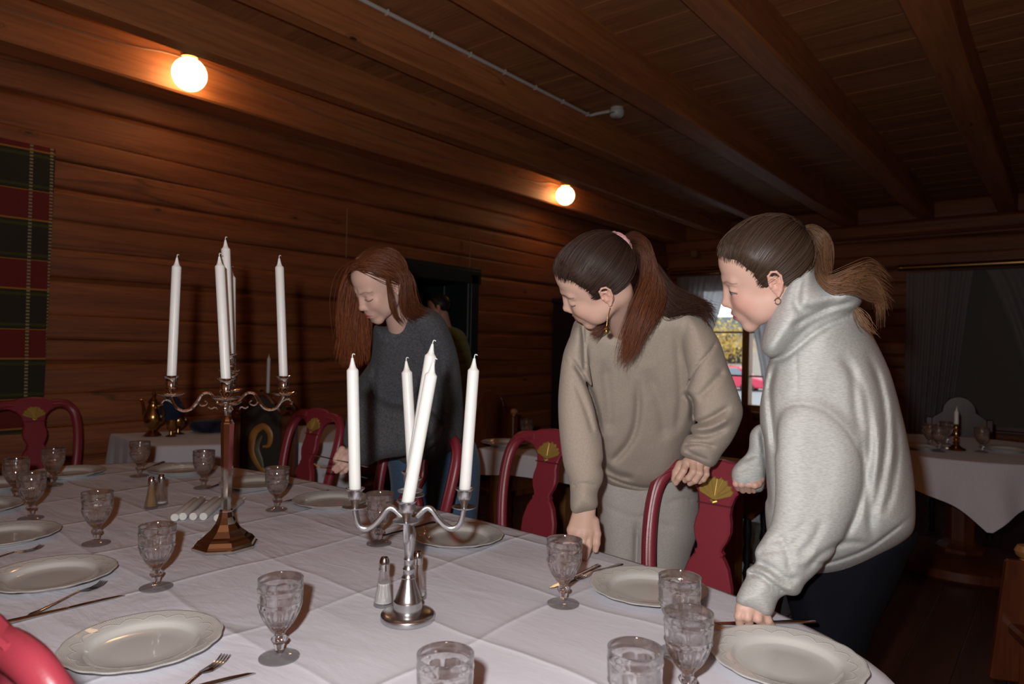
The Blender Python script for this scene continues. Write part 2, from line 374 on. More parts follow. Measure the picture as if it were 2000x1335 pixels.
# doorway and the dim room beyond
mb = MB()
for y0, y1, z0, z1 in ((4.0, 4.13, 0, 2.05), (4.90, 5.06, 0, 2.05), (3.97, 5.09, 1.93, 2.09)):
    mb.box((XW-.24, y0, z0), (XW+.06, y1, z1), None, .008); mb.box((XW+.06, y0+.03, z0), (XW+.075, y1-.03, z1-.03), None, .005)
struct('trim_12', mb, M['green'])
dm = MB(); dm.box((XW-.22, 4.92, .01), (XW-.95, 4.88, 1.92)) if False else None
mb = MB(); mb.box((XW-.98, 4.86, .01), (XW-.23, 4.905, 1.92), None, .006)
for z0, z1 in ((.15, .9), (1.0, 1.8)): mb.box((XW-.88, 4.85, z0), (XW-.33, 4.862, z1), None, .004)
dr = struct('door_1', mb, M['green'])
h = MB(); h.tube([(XW-.92, 4.86, 1.0), (XW-.92, 4.80, 1.0), (XW-.80, 4.80, 1.0)], .009, 8); obj('door_handle', h, M['brass'], dr)
mb = MB(); mb.box((-7.9, 2.5, 0), (-7.8, 7, 2.6)); mb.box((-7.9, 2.45, 0), (XW-.2, 2.5, 2.6)); mb.box((-7.9, 7, 0), (XW-.2, 7.05, 2.6)); mb.box((-7.9, 2.4, 2.6), (XW-.2, 7.1, 2.65))
struct('wall_beyond_door', mb, M['log'])
# windows
for i, (a0, a1, z0, z1) in enumerate(WIN):
    mb = MB(); y0, y1 = YF-.06, YF+.12; t = .075
    mb.box((a0-.05, y0, z0-.05), (a0+t, y1, z1+.05), None, .006); mb.box((a1-t, y0, z0-.05), (a1+.05, y1, z1+.05), None, .006)
    mb.box((a0-.05, y0, z1-t+.02), (a1+.05, y1, z1+.06), None, .006); mb.box((a0-.05, y0, z0-.06), (a1+.05, y1, z0+.035), None, .006)
    mc = -3.40 if i == 0 else (a0+a1)/2
    mb.box((mc-.05, y0+.01, z0), (mc+.05, y1-.02, z1), None, .006)
    for z in (z0+.42, z0+1.02): mb.box((a0, YF+.02, z-.012), (a1, YF+.06, z+.012), None, .003)
    wf = struct(f'window_{i+1}', mb, M['honey'] if i == 0 else M['rustic'])
    g = MB(); g.box((a0+.02, YF+.035, z0), (a1-.02, YF+.041, z1)); p = obj('pane', g, M['pane'], wf, 0)
    s = MB(); s.box((a0-.1, YF-.14, z0-.085), (a1+.1, YF-.02, z0-.05), None, .008); obj('window_sill', s, M['honey'] if i == 0 else M['rustic'], wf, 0)
# grey roller blind in the second window
mb = MB(); G = np.zeros((2, 30, 3)); xs = np.linspace(-.97, .5, 30)
mb.box((-.98, YF-.085, .56), (.51, YF-.078, 2.25)); mb.tube([(-.98, YF-.085, 2.27), (.51, YF-.085, 2.27)], .022, 12); mb.box((-.98, YF-.092, .55), (.51, YF-.07, .575))
M['blind'] = fabric('grey_blind_cloth', (.16, .15, .135), None, .8, 500.)
tag(obj('roller_blind', mb, M['blind']), 'plain grey roller blind pulled down over the window at the far right', 'blind')
# curtains
M['sheer'] = None
m, nt, b = newmat('sheer_white_curtain'); nt.nodes.remove(b)
df = N(nt, 'ShaderNodeBsdfDiffuse'); df.inputs[0].default_value = (.52, .50, .50, 1); tl = N(nt, 'ShaderNodeBsdfTranslucent'); tl.inputs[0].default_value = (.75, .76, .80, 1)
tp = N(nt, 'ShaderNodeBsdfTransparent'); x1 = N(nt, 'ShaderNodeMixShader', i_0=.5); x2 = N(nt, 'ShaderNodeMixShader', i_0=.3)
tc = N(nt, 'ShaderNodeTexCoord'); ns = N(nt, 'ShaderNodeTexNoise', i_Scale=350.); nt.links.new(tc.outputs['Object'], ns.inputs[0])
bp = N(nt, 'ShaderNodeBump', i_Strength=.3, i_Distance=.001); nt.links.new(ns.outputs[0], bp.inputs['Height']); nt.links.new(bp.outputs[0], df.inputs['Normal'])
nt.links.new(df.outputs[0], x1.inputs[1]); nt.links.new(tl.outputs[0], x1.inputs[2]); nt.links.new(x1.outputs[0], x2.inputs[1]); nt.links.new(tp.outputs[0], x2.inputs[2]); nt.links.new(x2.outputs[0], nt.nodes['Material Output'].inputs[0]); M['sheer'] = m
def curtain(topx, botx, z0, z1, label, Y=YF-.2, folds=9, tieg=None, seed=0):
    mb = MB(); na, nz = 120, 40; G = np.zeros((nz, na, 3)); u = np.linspace(0, 1, na)
    for i in range(nz):
        t = i/(nz-1); s = t if tieg is None else min(1, (t/tieg))**.8 if t < tieg else 1
        e0 = topx[0]+(botx[0]-topx[0])*s; e1 = topx[1]+(botx[1]-topx[1])*s**1.15
        amp = .012+.03*t
        G[i] = np.stack([e0+(e1-e0)*u, Y+amp*np.sin(u*folds*2*PI+.6*math.sin(t*3+seed))+.01*np.sin(u*23+seed), np.full(na, z1+(z0-z1)*t)], 1)
    mb.grid(G)
    G2 = G.copy(); G2[:, :, 1] += .0015; mb.grid(G2[::-1])
    return tag(obj('curtain', mb, M['sheer'], None, 3), label, 'curtain', None)
curtain((-4.36, -3.55), (-4.36, -4.12), .25, 2.36, 'gathered sheer white curtain at the corner side of the bright window', seed=1, tieg=.9)
curtain((-3.45, -2.55), (-3.02, -2.5), .25, 2.36, 'sheer white curtain at the bright window, swept behind the girl in the grey hoodie', seed=2, tieg=.9)
curtain((-1.46, -.80), (-1.46, -1.02), .25, 2.27, 'long sheer white curtain beside the grey blind, behind the grey hoodie', seed=3, tieg=.95)
curtain((-.70, .5), (-.15, .5), .25, 2.27, 'sheer white curtain crossing the grey blind at the right edge of the photo', seed=4, tieg=.9)
for x0, x1, z, lab in ((-4.42, -2.45, 2.42, 'brass curtain rail above the bright window'), (-1.52, .62, 2.335, 'long brass curtain rail above the grey blind')):
    t = thing('curtain_rail', lab, 'curtain rail', (x0, YF-.2, z))
    mb = MB(); mb.tube([(0, 0, 0), (x1-x0, 0, 0)], .036, 16); obj('rail', mb, M['brass'], t)
    for e in (0, x1-x0):
        mb = MB(); mb.lathe([(0.001, -.04), (.03, -.03), (.04, 0), (.03, .03), (.001, .04)], 16, TR(e, 0, 0, 0, 0, PI/2)); obj('finial', mb, M['brass'], t)
    for e in (.15, x1-x0-.15):
        mb = MB(); mb.box((e-.012, 0, -.01), (e+.012, .2, .01)); obj('bracket', mb, M['brass'], t)
# outdoors
mb = MB(); mb.box((-60, YF+.6, -.75), (40, 90, -.7)); o = struct('ground', mb, plain('wet_paving', (.28, .28, .27), .8))
t = thing('building', 'pale building with dark windows seen through the far window', 'building', (-25, 52, -.7))
mb = MB(); mb.box((-9, 0, 0), (7, 7, 3.2)); obj('wall', mb, plain('pale_render', (.55, .47, .40), .8), t, 0)
mb = MB(); mb.prism([(-9.5, 3.2), (7.5, 3.2), (6.8, 4.6), (-8.8, 4.6)], -.5, 7.5); obj('roof', mb, plain('slate', (.16, .2, .2), .7), t, 0)
for k in range(6):
    mb = MB(); mb.box((-8+2.5*k, -.05, 1.0), (-6.9+2.5*k, .02, 2.3)); obj('window', mb, M['dark'], t, 0)
t = thing('car', 'red car parked outside the far window', 'car', (-13.8, 34.5, -.9), .2)
mb = MB(); mb.prism([(-2.1, .35), (2.1, .35), (2.15, .75), (1.5, .9), (.9, 1.4), (-.9, 1.42), (-1.6, .95), (-2.15, .85)], -.85, .85, None, .06); obj('body', mb, plain('car_red', (.75, .06, .12), .2), t, .5)
mb = MB(); mb.prism([(-1.35, .95), (1.25, .95), (.82, 1.34), (-.85, 1.36)], -.87, .87, None, .02); obj('window', mb, plain('car_glass', (.25, .3, .34), .1), t, .5)
for x in (-1.35, 1.3):
    for y in (-.8, .8): mb = MB(); mb.lathe([(.001, -.1), (.33, -.1), (.33, .1), (.001, .1)], 24, TR(x, y, .33, 0, PI/2)); obj('wheel', mb, M['black'], t)
M['leaf'] = plain('autumn_leaf', (.62, .42, .09), .7)
for tx, ty, hh in ((-15.9, 40, 4.2), (-19.6, 43, 5.2)):
    t = thing('tree', 'yellow autumn tree outside the far window, nearer the car' if ty == 40 else 'yellow autumn tree outside the far window, by the pale building', 'tree', (tx, ty, -.7))
    mb = MB(); mb.tube([(0, 0, 0), (.05, 0, 1.2), (0, .1, hh*.7)], [.12, .09, .03], 8)
    for k in range(7): a = k*2.4; mb.tube([(0, 0, hh*(.3+.06*k)), (math.cos(a)*.8, math.sin(a)*.8, hh*(.45+.07*k))], [.04, .012], 5)
    obj('trunk', mb, M['darkwood'], t)
    mb = MB(); P = RNG.normal(size=(900, 3))*np.array([.8, .8, hh*.16])+np.array([0, 0, hh*.6]); A = RNG.normal(size=(900, 3, 3))*.09
    mb.add((P[:, None]+A).reshape(-1, 3), [(3*i, 3*i+1, 3*i+2) for i in range(900)]); obj('crown', mb, M['leaf'], t, 0)
# ------------------------------------------------------------------ ceiling lamps, cables, detector
m, nt, b = newmat('glowing_opal_glass'); setc(b, Base_Color=(.9, .8, .6), Emission_Color=(1., .60, .27), Emission_Strength=LAMP_W); M['glow'] = m
for i, (x, y, lab) in enumerate(((-4.18, 1.969, 'glowing round glass ceiling lamp above the tapestry side of the log wall'), (-4.18, 6.003, 'glowing round glass ceiling lamp farther along the beam, nearer the windows'))):
    t = thing('ceiling_lamp', lab, 'ceiling lamp', (x, y, 2.948), 0, None)
    mb = MB(); a = np.linspace(-PI/2, PI/2*.93, 22); mb.lathe([(max(.1*math.cos(q), .001), .1*math.sin(q)) for q in a], 36); obj('globe', mb, M['glow'], t, 3)
    mb = MB(); mb.lathe([(.035, .092), (.05, .10), (.055, .13), (.06, .181), (.001, .181)][::1], 28); obj('lamp_base', mb, M['brass'], t)
mb = MB(); mb.tube(smoothpath([(-4.298, -2, 3.02), (-4.298, 1.2, 3.03), (-4.296, 1.9, 3.08), (-4.295, 2.2, 3.07), (-4.296, 3.2, 3.0), (-4.298, 4.2, 2.985), (-4.298, 5.6, 3.03), (-4.298, 6.0, 3.08), (-4.298, 7, 3.0), (-4.298, 9.1, 2.98)], 60), .005, 6)
tag(obj('lamp_cable', mb, M['cable']), 'thin brown cable clipped along the beam between the ceiling lamps', 'cable')
mb = MB(); mb.tube([(-2.855, -2, 3.112), (-2.855, 1.5, 3.108), (-2.855, 4.36, 3.106), (-2.85, 4.41, 3.106), (-2.80, 4.42, 3.112), (-2.69, 4.44, 3.115)], .012, 10)
for y in np.arange(1.4, 4.4, .33): mb.box((-2.87, y, 3.092), (-2.842, y+.012, 3.122), None, .002)
tag(obj('cable_conduit', mb, M['plastic']), 'white cable conduit clipped along a ceiling beam to the smoke detector', 'conduit')
t = thing('smoke_detector', 'round white smoke detector on the plank ceiling', 'smoke detector', (-2.636, 4.44, 3.0))
mb = MB(); mb.lathe([(.001, .055), (.035, .055), (.05, .065), (.056, .085), (.056, .105), (.05, .11), (.05, .128), (.001, .13)], 32, TR(0, 0, 0)); obj('housing', mb, M['plastic'], t)
mb = MB()
for k in range(5): a = -2.4+k*.22; mb.box((.0545, -.006, .078), (.0575, .006, .084), TR(0, 0, 0, a))
obj('vent_slot', mb, M['dark'], t, 0)
for y, z0, z1, lab in ((3.45, 2.02, 2.42, 'thin cord running down the log wall above the red-haired woman'), (4.93, 2.09, 2.40, 'thin cord running down the log wall to the door frame corner')):
    mb = MB(); mb.tube([(XW+.045, y, z0), (XW+.045, y, z1)], .005, 6); tag(obj('hanging_cord', mb, M['cable']), lab, 'cord')
mb = MB(); mb.tube([(-4.2, YF-.14, 2.70), (-2, YF-.14, 2.70), (.9, YF-.14, 2.69)], .007, 6); mb.tube([(-4.0, YF-.14, 2.70), (-3.98, YF-.14, 2.47)], .006, 6); mb.box((-4.17, YF-.17, 2.64), (-4.08, YF-.12, 2.74), None, .01)
tag(obj('wall_cable', mb, M['cable']), 'thin brown cable with a junction box high on the window wall', 'cable')
# tapestry
m, nt, b = newmat('plaid_weave'); setc(b, Roughness=.95)
tc = N(nt, 'ShaderNodeTexCoord'); sp = N(nt, 'ShaderNodeSeparateXYZ'); nt.links.new(tc.outputs['Object'], sp.inputs[0])
def mt(op, a, b2=None, c=None):
    n = N(nt, 'ShaderNodeMath', operation=op)
    for i, v in enumerate((a, b2, c)):
        if v is None: continue
        if isinstance(v, (int, float)): n.inputs[i].default_value = v
        else: nt.links.new(v, n.inputs[i])
    return n.outputs[0]
fz = mt('FRACT', mt('DIVIDE', mt('SUBTRACT', sp.outputs[2], .978), .392))
R_, D_, O_, G_ = (.17, .018, .014), (.035, .028, .018), (.42, .18, .02), (.06, .065, .012)
cz = ramp(nt, fz, [(0, D_), (.04, G_), (.08, D_), (.40, D_), (.48, G_), (.52, D_), (.56, O_), (.585, R_), (.96, R_), (.985, O_)], 'CONSTANT')
fy = mt('FRACT', mt('DIVIDE', sp.outputs[1], .33))
cy = ramp(nt, fy, [(0, (1, 1, 1)), (.10, (0, 0, 0)), (.15, (1, 1, 1)), (.24, (0, 0, 0)), (.29, (1, 1, 1)), (.8, (0, 0, 0)), (.85, (1, 1, 1))], 'CONSTANT')
dots = mt('GREATER_THAN', mt('SINE', mt('MULTIPLY', sp.outputs[2], 330.)), -.1)
msk = mt('MULTIPLY', mt('SUBTRACT', 1., mt('GREATER_THAN', cy, .1)), dots)
mx = N(nt, 'ShaderNodeMix', data_type='RGBA'); nt.links.new(msk, mx.inputs[0]); nt.links.new(cz, mx.inputs[6]); mx.inputs[7].default_value = (.36, .30, .16, 1)
wv = N(nt, 'ShaderNodeTexChecker', i_Scale=160.); nt.links.new(tc.outputs['Object'], wv.inputs[0])
m2 = N(nt, 'ShaderNodeMix', data_type='RGBA', blend_type='MULTIPLY', i_0=.35); nt.links.new(mx.outputs[2], m2.inputs[6]); nt.links.new(wv.outputs[0], m2.inputs[7])
nt.links.new(m2.outputs[2], b.inputs['Base Color']); M['plaid'] = m
mb = MB(); na, nz = 40, 60; u = np.linspace(0, 1, na)
for s in (0, 1):
    G = np.zeros((nz, na, 3))
    for i in range(nz):
        t_ = i/(nz-1); z = .80+(2.43-.80)*t_; e = 1.345+.035*t_
        G[i] = np.stack([XW+.055+.006*np.sin(u*12+t_*3)+(1-t_)*.01-s*.004, .35+(e-.35)*u, z-.02*u+0*u], 1)
    mb.grid(G if s == 0 else G[::-1])
tag(obj('tapestry', mb, M['plaid'], None, 3), 'red and dark green plaid woven tapestry hanging on the log wall', 'tapestry')
# ------------------------------------------------------------------ the laid table
TZ = .75; TC = np.array([-1.88, 1.05])
def tedge(a, grow=0.0):
    c, s = np.cos(a), np.sin(a); hx = np.where(c > 0, 1.72, 1.56)+grow; hy = .655+grow
    r = (np.abs(c)/hx)**3.0+(np.abs(s)/hy)**3.0; return r**(-1/3.0)
M['linen'] = None
m, nt, b = newmat('creased_white_tablecloth'); setc(b, Base_Color=(.675, .66, .725), Roughness=.85, Sheen_Weight=.05)
tc = N(nt, 'ShaderNodeTexCoord'); wn_ = N(nt, 'ShaderNodeTexNoise', i_Scale=2.2, i_Detail=2.); nt.links.new(tc.outputs['Object'], wn_.inputs[0])
wm = N(nt, 'ShaderNodeVectorMath', operation='MULTIPLY_ADD'); nt.links.new(wn_.outputs[1], wm.inputs[0]); wm.inputs[1].default_value = (.085, .085, 0); nt.links.new(tc.outputs['Object'], wm.inputs[2])
sp = N(nt, 'ShaderNodeSeparateXYZ'); nt.links.new(wm.outputs[0], sp.inputs[0])
def mt(op, a, b2=None):
    n = N(nt, 'ShaderNodeMath', operation=op)
    for i, v in enumerate((a, b2)):
        if v is None: continue
        if isinstance(v, (int, float)): n.inputs[i].default_value = v
        else: nt.links.new(v, n.inputs[i])
    return n.outputs[0]
def ridge(coord, off, per, wd):
    f = mt('SUBTRACT', mt('FRACT', mt('ADD', mt('DIVIDE', mt('SUBTRACT', coord, off), per), .5)), .5)
    a = mt('MULTIPLY', f, per/wd); return mt('DIVIDE', 1., mt('ADD', 1., mt('MULTIPLY', a, a)))
rx = ridge(sp.outputs[0], -.855, .375, .008); ry = ridge(sp.outputs[1], 1.06, .30, .008)
wx = ridge(sp.outputs[0], -.855, .375, .06); wy = ridge(sp.outputs[1], 1.06, .30, .05)
H = mt('ADD', mt('MULTIPLY', mt('ADD', rx, ry), mt('MULTIPLY', wn_.outputs[0], .0055)), mt('MULTIPLY', mt('ADD', wx, wy), .0024))
mp = N(nt, 'ShaderNodeMapping'); mp.inputs['Scale'].default_value = (2.0, 5.2, 3); mp.inputs['Rotation'].default_value = (0, 0, .35); nt.links.new(tc.outputs['Object'], mp.inputs[0])
n1 = N(nt, 'ShaderNodeTexNoise', i_Scale=1., i_Detail=3.5, i_Distortion=1.1, i_Roughness=.5); nt.links.new(mp.outputs[0], n1.inputs[0])
lft = N(nt, 'ShaderNodeMapRange'); lft.inputs[1].default_value = -.9; lft.inputs[2].default_value = -1.7; lft.inputs[3].default_value = .25; lft.inputs[4].default_value = 1.; nt.links.new(sp.outputs[0], lft.inputs[0])
H = mt('ADD', H, mt('MULTIPLY', mt('MULTIPLY', n1.outputs[0], .017), lft.outputs[0]))
mp5 = N(nt, 'ShaderNodeMapping'); mp5.inputs['Scale'].default_value = (7, 20, 7); mp5.inputs['Rotation'].default_value = (0, 0, .25); nt.links.new(tc.outputs['Object'], mp5.inputs[0])
n5 = N(nt, 'ShaderNodeTexNoise', i_Scale=1., i_Detail=4., i_Distortion=1.8, i_Roughness=.55); nt.links.new(mp5.outputs[0], n5.inputs[0])
H = mt('ADD', H, mt('MULTIPLY', mt('MULTIPLY', n5.outputs[0], .0030), lft.outputs[0]))
n2 = N(nt, 'ShaderNodeTexNoise', i_Scale=900., i_Detail=2.); nt.links.new(tc.outputs['Object'], n2.inputs[0])
H = mt('ADD', H, mt('MULTIPLY', n2.outputs[0], .00012))
bp = N(nt, 'ShaderNodeBump', i_Strength=1., i_Distance=1.); nt.links.new(H, bp.inputs['Height']); nt.links.new(bp.outputs[0], b.inputs['Normal']); M['linen'] = m
mb = MB(); na = 240; A = np.arange(na)*2*PI/na
rings = [(f, 0, 0) for f in np.linspace(.03, .985, 34)]+[(1, .0015, .001), (1, .006, .008), (1, .010, .03), (1, .018, .08), (1, .03, .15), (1, .045, .22), (1, .055, .29)]
G = []
for f, g, dz in rings:
    r = tedge(A)*f+g; wv = (np.sin(A*26)*.6+np.sin(A*41+1)*.4)*dz*.10
    r = r+wv; G.append(np.stack([TC[0]+r*np.cos(A), TC[1]+r*np.sin(A), np.full(na, TZ-dz)+.02*np.sin(A*4)*(dz > .1)*dz], 1))
V = np.concatenate(G); F = []
for i in range(len(rings)-1):
    for j in range(na): k = (j+1) % na; F.append((i*na+j, i*na+k, (i+1)*na+k, (i+1)*na+j))
F.append(tuple(range(na))[::-1]); F = [f[::-1] for f in F]; mb.add(V, F)
tag(obj('tablecloth', mb, M['linen'], None, 3), 'large creased white tablecloth laid over the long dining table', 'tablecloth')
t = thing('dining_table', 'long wooden dining table with rounded ends hidden under the creased white cloth', 'table', (TC[0], TC[1], 0))
mb = MB(); O = [((tedge(a)-.008)*math.cos(a), (tedge(a)-.008)*math.sin(a)) for a in np.linspace(0, 2*PI, 96, endpoint=False)]
mb.prism([(x, y) for x, y in O], 0, .03, Matrix(((1, 0, 0, 0), (0, 0, 1, 0), (0, -1, 0, TZ-.034), (0, 0, 0, 1))))
mb.V[-1] = np.array([[float(x), float(y), float(z)] for (x, y), z in [(o, zz) for zz in (TZ-.034, TZ-.004) for o in O]])
obj('tabletop', mb, M['darkwood'], t, 0)
for x in (-1.15, 1.15):
    for y in (-.36, .36):
        mb = MB(); mb.lathe([(.03, 0), (.042, .03), (.03, .06), (.034, .3), (.045, .45), (.034, .58), (.045, .62), (.045, TZ-.035)], 16, TR(x, y, 0)); obj('leg', mb, M['darkwood'], t)
mb = MB(); mb.box((-1.2, -.40, TZ-.12), (1.2, -.37, TZ-.035)); mb.box((-1.2, .37, TZ-.12), (1.2, .40, TZ-.035)); obj('apron', mb, M['darkwood'], t, 0)
TT = TZ+.001
# goblets
def make_goblet(loc, label, group=None):
    t = thing('goblet', label, 'glass', loc, 0, group)
    def flute(a, r, z, i):
        if i >= 21 or z < .052 or z > .131: return np.full_like(a, r)
        if z < .0975: return r*(1-.060*min(1, (z-.050)/.010)*(1-np.abs(np.sin(a*9))**.6))
        if z < .101: return np.full_like(a, r)
        return r*(1-.050*(z < .128)*(np.abs(np.cos(a*4.5))**4))
    out = [(.0105, .0475), (.0135, .051), (.019, .057), (.0235, .062), (.027, .067), (.0325, .078), (.0350, .084), (.0370, .090), (.0385, .096), (.0398, .0985), (.0398, .1000), (.0388, .1025), (.0395, .108), (.0400, .114), (.0402, .120), (.0400, .1255), (.0408, .1285), (.0408, .1305), (.0400, .1325), (.0398, .138), (.0404, .1435), (.0404, .1460)]
    inn = [(.0390, .1460), (.0380, .1445), (.0374, .134), (.0368, .120), (.0350, .105), (.031, .090), (.025, .077), (.016, .067), (.006, .063), (.0004, .0625)]
    mb = MB(); mb.lathe(out+inn, 72, None, flute); obj('bowl', mb, M['glass'], t, 1.0)
    mb = MB()
    st = lambda a, r, z, i: r*(1+.10*np.cos(a*6)*(.018 < z < .046))
    mb.lathe([(.0075, .0135), (.0078, .018), (.0090, .023), (.0078, .026), (.0125, .030), (.0142, .0345), (.0125, .039), (.0080, .042), (.0098, .0455), (.0100, .0472)], 24, None, st); obj('stem', mb, M['glass'], t, 1.2)
    mb = MB(); mb.lathe([(.0345, 0), (.0362, .001), (.0362, .0030), (.033, .0050), (.024, .0075), (.014, .0105), (.0085, .0132)], 36); obj('foot', mb, M['glass_foot'], t, .8)
    return t
gob = [((545, 1285), 'fluted goblet at the front of the cloth, between the nearest plate and the aluminium candelabrum'),
       ((305, 1148), 'fluted goblet standing in front of and to the left of the silver candelabrum base'),
       ((188, 1062), 'fluted goblet left of the loose candles, third from the front'),
       ((60, 1013), 'small-looking goblet overlapping another goblet near the left edge, the closer of the two'),
       ((30, 975), 'goblet at the far left edge, half hidden behind the closer goblet'),
       ((103, 948), 'goblet in front of the plate laid for the red chair at the table end'),
       ((272, 930), 'goblet at the back of the table in front of the white side table cloth'),
       ((397, 953), 'goblet just left of the silver candelabrum column, in front of a far plate'),
       ((540, 996), 'goblet between the silver candelabrum and the plate beside the red-haired woman'),
       ((740, 1062), 'goblet seen behind the left arm of the aluminium candelabrum'),
       ((1100, 1180), 'goblet in front of the hand of the woman in the beige sweatshirt'),
       ((1325, 1275), 'goblet partly hidden behind another goblet, in front of the plate below the shell-carved chair'),
       ((1342, 1368), 'goblet standing to the left of the plate nearest the grey hoodie')]
for i, (p, lab) in enumerate(gob):
    q = onz(*p, TZ)
    if i == 0: g0 = make_goblet((q[0], q[1], TT), lab)
    else: dup(g0, (q[0], q[1], TT), i*.37, lab)
q = onz(870, 1281, .893); dup(g0, (q[0], q[1], TT), .2, 'goblet cut off by the bottom edge, below the aluminium candelabrum')
q = onz(1241, 1270, .893); dup(g0, (q[0], q[1], TT), .5, 'goblet cut off by the bottom edge, left of the large right plate')
# plates
def plate_mesh():
    mb = MB(); mod = lambda a, r, z, i: r*(1+(.010*np.abs(np.cos(a*8))+.004*np.cos(a*16))*(r > .125))
    mb.lathe([(.001, .0035), (.05, .0035), (.083, .0035), (.090, .006), (.095, .0115), (.10, .0145), (.115, .0175), (.130, .0205), (.1345, .0215), (.1360, .0205), (.1345, .0185), (.115, .0140), (.10, .0105), (.092, .004), (.088, 0), (.082, 0), (.08, .0015), (.001, .0015)][::-1], 96, None, mod)
    return mb
plt = [((280, 1258), 'large white scalloped plate nearest the camera on the left, beside the red chair back'),
       ((100, 1125), 'white scalloped plate at the left with a fork and knife in front of it'),
       ((8, 1047), 'white plate cut by the left edge, next one beyond the plate with fork and knife'),
       ((-50, 993), 'white plate of which only a tip shows at the left edge, below the overlapping goblets'),
       ((-22, 950), 'white plate of which a small piece shows at the left edge, behind the overlapping goblets'),
       ((133, 924), 'white plate laid in front of the red chair at the table end'),
       ((355, 918), 'white plate at the far side of the table, near the white side table'),
       ((500, 945), 'white plate right behind the silver candelabrum column'),
       ((648, 979), 'white plate beside the red-haired woman, left of the aluminium candelabrum'),
       ((893, 1049), 'white plate behind the right arm of the aluminium candelabrum'),
       ((1265, 1150), 'white scalloped plate below the shell-carved chair and the beige sweatshirt'),
       ((1535, 1290), 'large white scalloped plate at the right end of the table below the grey hoodie')]
for i, (p, lab) in enumerate(plt):
    q = onz(*p, TZ+.01)
    if i == 0: P0 = tag(obj('dinner_plate', plate_mesh(), M['porc'], None, 1.2), lab, 'plate'); P0.location = (q[0], q[1], TT)
    else:
        o = P0.copy(); COL.objects.link(o); o.location = (q[0], q[1], TT); o.rotation_euler = (0, 0, .3*i); o['label'] = lab
# cutlery: local +x runs from tip to handle end
def make_fork(loc, rz, label):
    t = thing('fork', label, 'fork', loc, rz)
    mb = MB()
    for k in range(4):
        y = (k-1.5)*.0058; mb.tube([(0, y, .010), (.012, y, .0045), (.03, y, .003), (.05, y*.95, .005)], [.0008, .0013, .0015, .0016], 6)
    mb.tube([(.046, 0, .0048), (.055, 0, .0058), (.066, 0, .0085), (.074, 0, .0105)], [.0105, .0108, .007, .0032], 10, flat=.18, up=(0, 0, 1)); obj('fork_head', mb, M['steel'], t)
    mb = MB(); mb.tube([(.072, 0, .0104), (.09, 0, .0095), (.13, 0, .006), (.17, 0, .004), (.19, 0, .004), (.198, 0, .004)], [.0028, .003, .0045, .0068, .0085, .005], 10, flat=.32, up=(0, 0, 1)); obj('handle', mb, M['steel'], t)
    return t
def make_knife(loc, rz, label):
    t = thing('knife', label, 'knife', loc, rz)
    mb = MB(); mb.prism([(0, .004), (.012, -.0035), (.04, -.0075), (.075, -.0085), (.11, -.007), (.112, .0055), (.06, .0065), (.02, .006)][::1], -.0008, .0008, Matrix(((1, 0, 0, 0), (0, 0, 1, 0), (0, 1, 0, .0035), (0, 0, 0, 1)))); obj('blade', mb, M['steel'], t, .5)
    mb = MB(); mb.tube([(.108, 0, .0035), (.118, 0, .0038), (.15, 0, .0042), (.20, 0, .0045), (.222, 0, .0045), (.226, 0, .004)], [.0055, .0062, .0068, .008, .009, .006], 10, flat=.45, up=(0, 0, 1)); obj('handle', mb, M['steel'], t)
    return t
def lay(kind, p0, p1, label, proto=[None, None], z=TT):
    a, b_ = onz(*p0, TZ), onz(*p1, TZ); rz = math.atan2(b_[1]-a[1], b_[0]-a[0]); k = 0 if kind == 'fork' else 1
    if proto[k] is None: proto[k] = (make_fork if k == 0 else make_knife)((a[0], a[1], z), rz, label); return proto[k]
    return dup(proto[k], (a[0], a[1], z), rz, label)
lay('fork', (441, 1288), (378, 1335), 'fork at the bottom edge, its tines just right of the nearest plate')
lay('knife', (498, 1317), (425, 1336), 'knife at the bottom edge beside the fork right of the nearest plate')
lay('fork', (203, 1142), (125, 1176), 'fork lying in front of the second plate on the left')
lay('knife', (243, 1165), (108, 1197), 'knife lying in front of the second plate, beyond the fork and nearer the camera')
lay('fork', (82, 1071), (25, 1086), 'fork cut by the left edge, in front of the third plate on the left')
lay('knife', (1075, 1152), (1170, 1107), 'knife by the goblet in front of the woman in the beige sweatshirt')
lay('fork', (1118, 1136), (1190, 1112), 'fork partly under the edge of the plate below the shell-carved chair')
lay('knife', (1393, 1221), (1563, 1218), 'knife under the fingers of the girl in the grey hoodie')
lay('fork', (1385, 1226), (1450, 1236), 'fork half covered by the large plate at the right end')
lay('knife', (742, 1050), (792, 1037), 'knife behind the goblet left of the aluminium candelabrum column')
lay('knife', (553, 982), (590, 973), 'knife beside the goblet between the two candelabra')
lay('knife', (275, 921), (303, 910), 'knife beside the goblet in front of the white side table')
lay('knife', (404, 957), (432, 945), 'knife just left of the silver candelabrum column')
# candles
def make_candle(a, tip, label, name='candle', r=.0122, group=None):
    a = np.array(a, float); tip = np.array(tip, float); L = np.linalg.norm(tip-a); z = (tip-a)/L
    t = thing(name, label, 'candle', tuple(a), 0, group); q = Vector((0, 0, 1)).rotation_difference(Vector(z)); t.rotation_mode = 'XYZ'; t.rotation_euler = q.to_euler()
    L -= .008; mb = MB(); mb.lathe([(.001, 0), (r*.97, 0), (r, .003), (r, L-.0265), (r*.95, L-.0250), (r*.62, L-.0205), (r*.45, L-.014), (r*.30, L-.006), (r*.2, L), (.0006, L+.0005)], 28); obj('wax_body', mb, M['wax'], t, .9)
    mb = MB(); mb.tube(smoothpath([(0, 0, L-.002), (.0003, 0, L+.005), (.003, 0, L+.0085), (.0075, .001, L+.007)], 8), .0011, 6); obj('wick', mb, M['wax'], t); return t
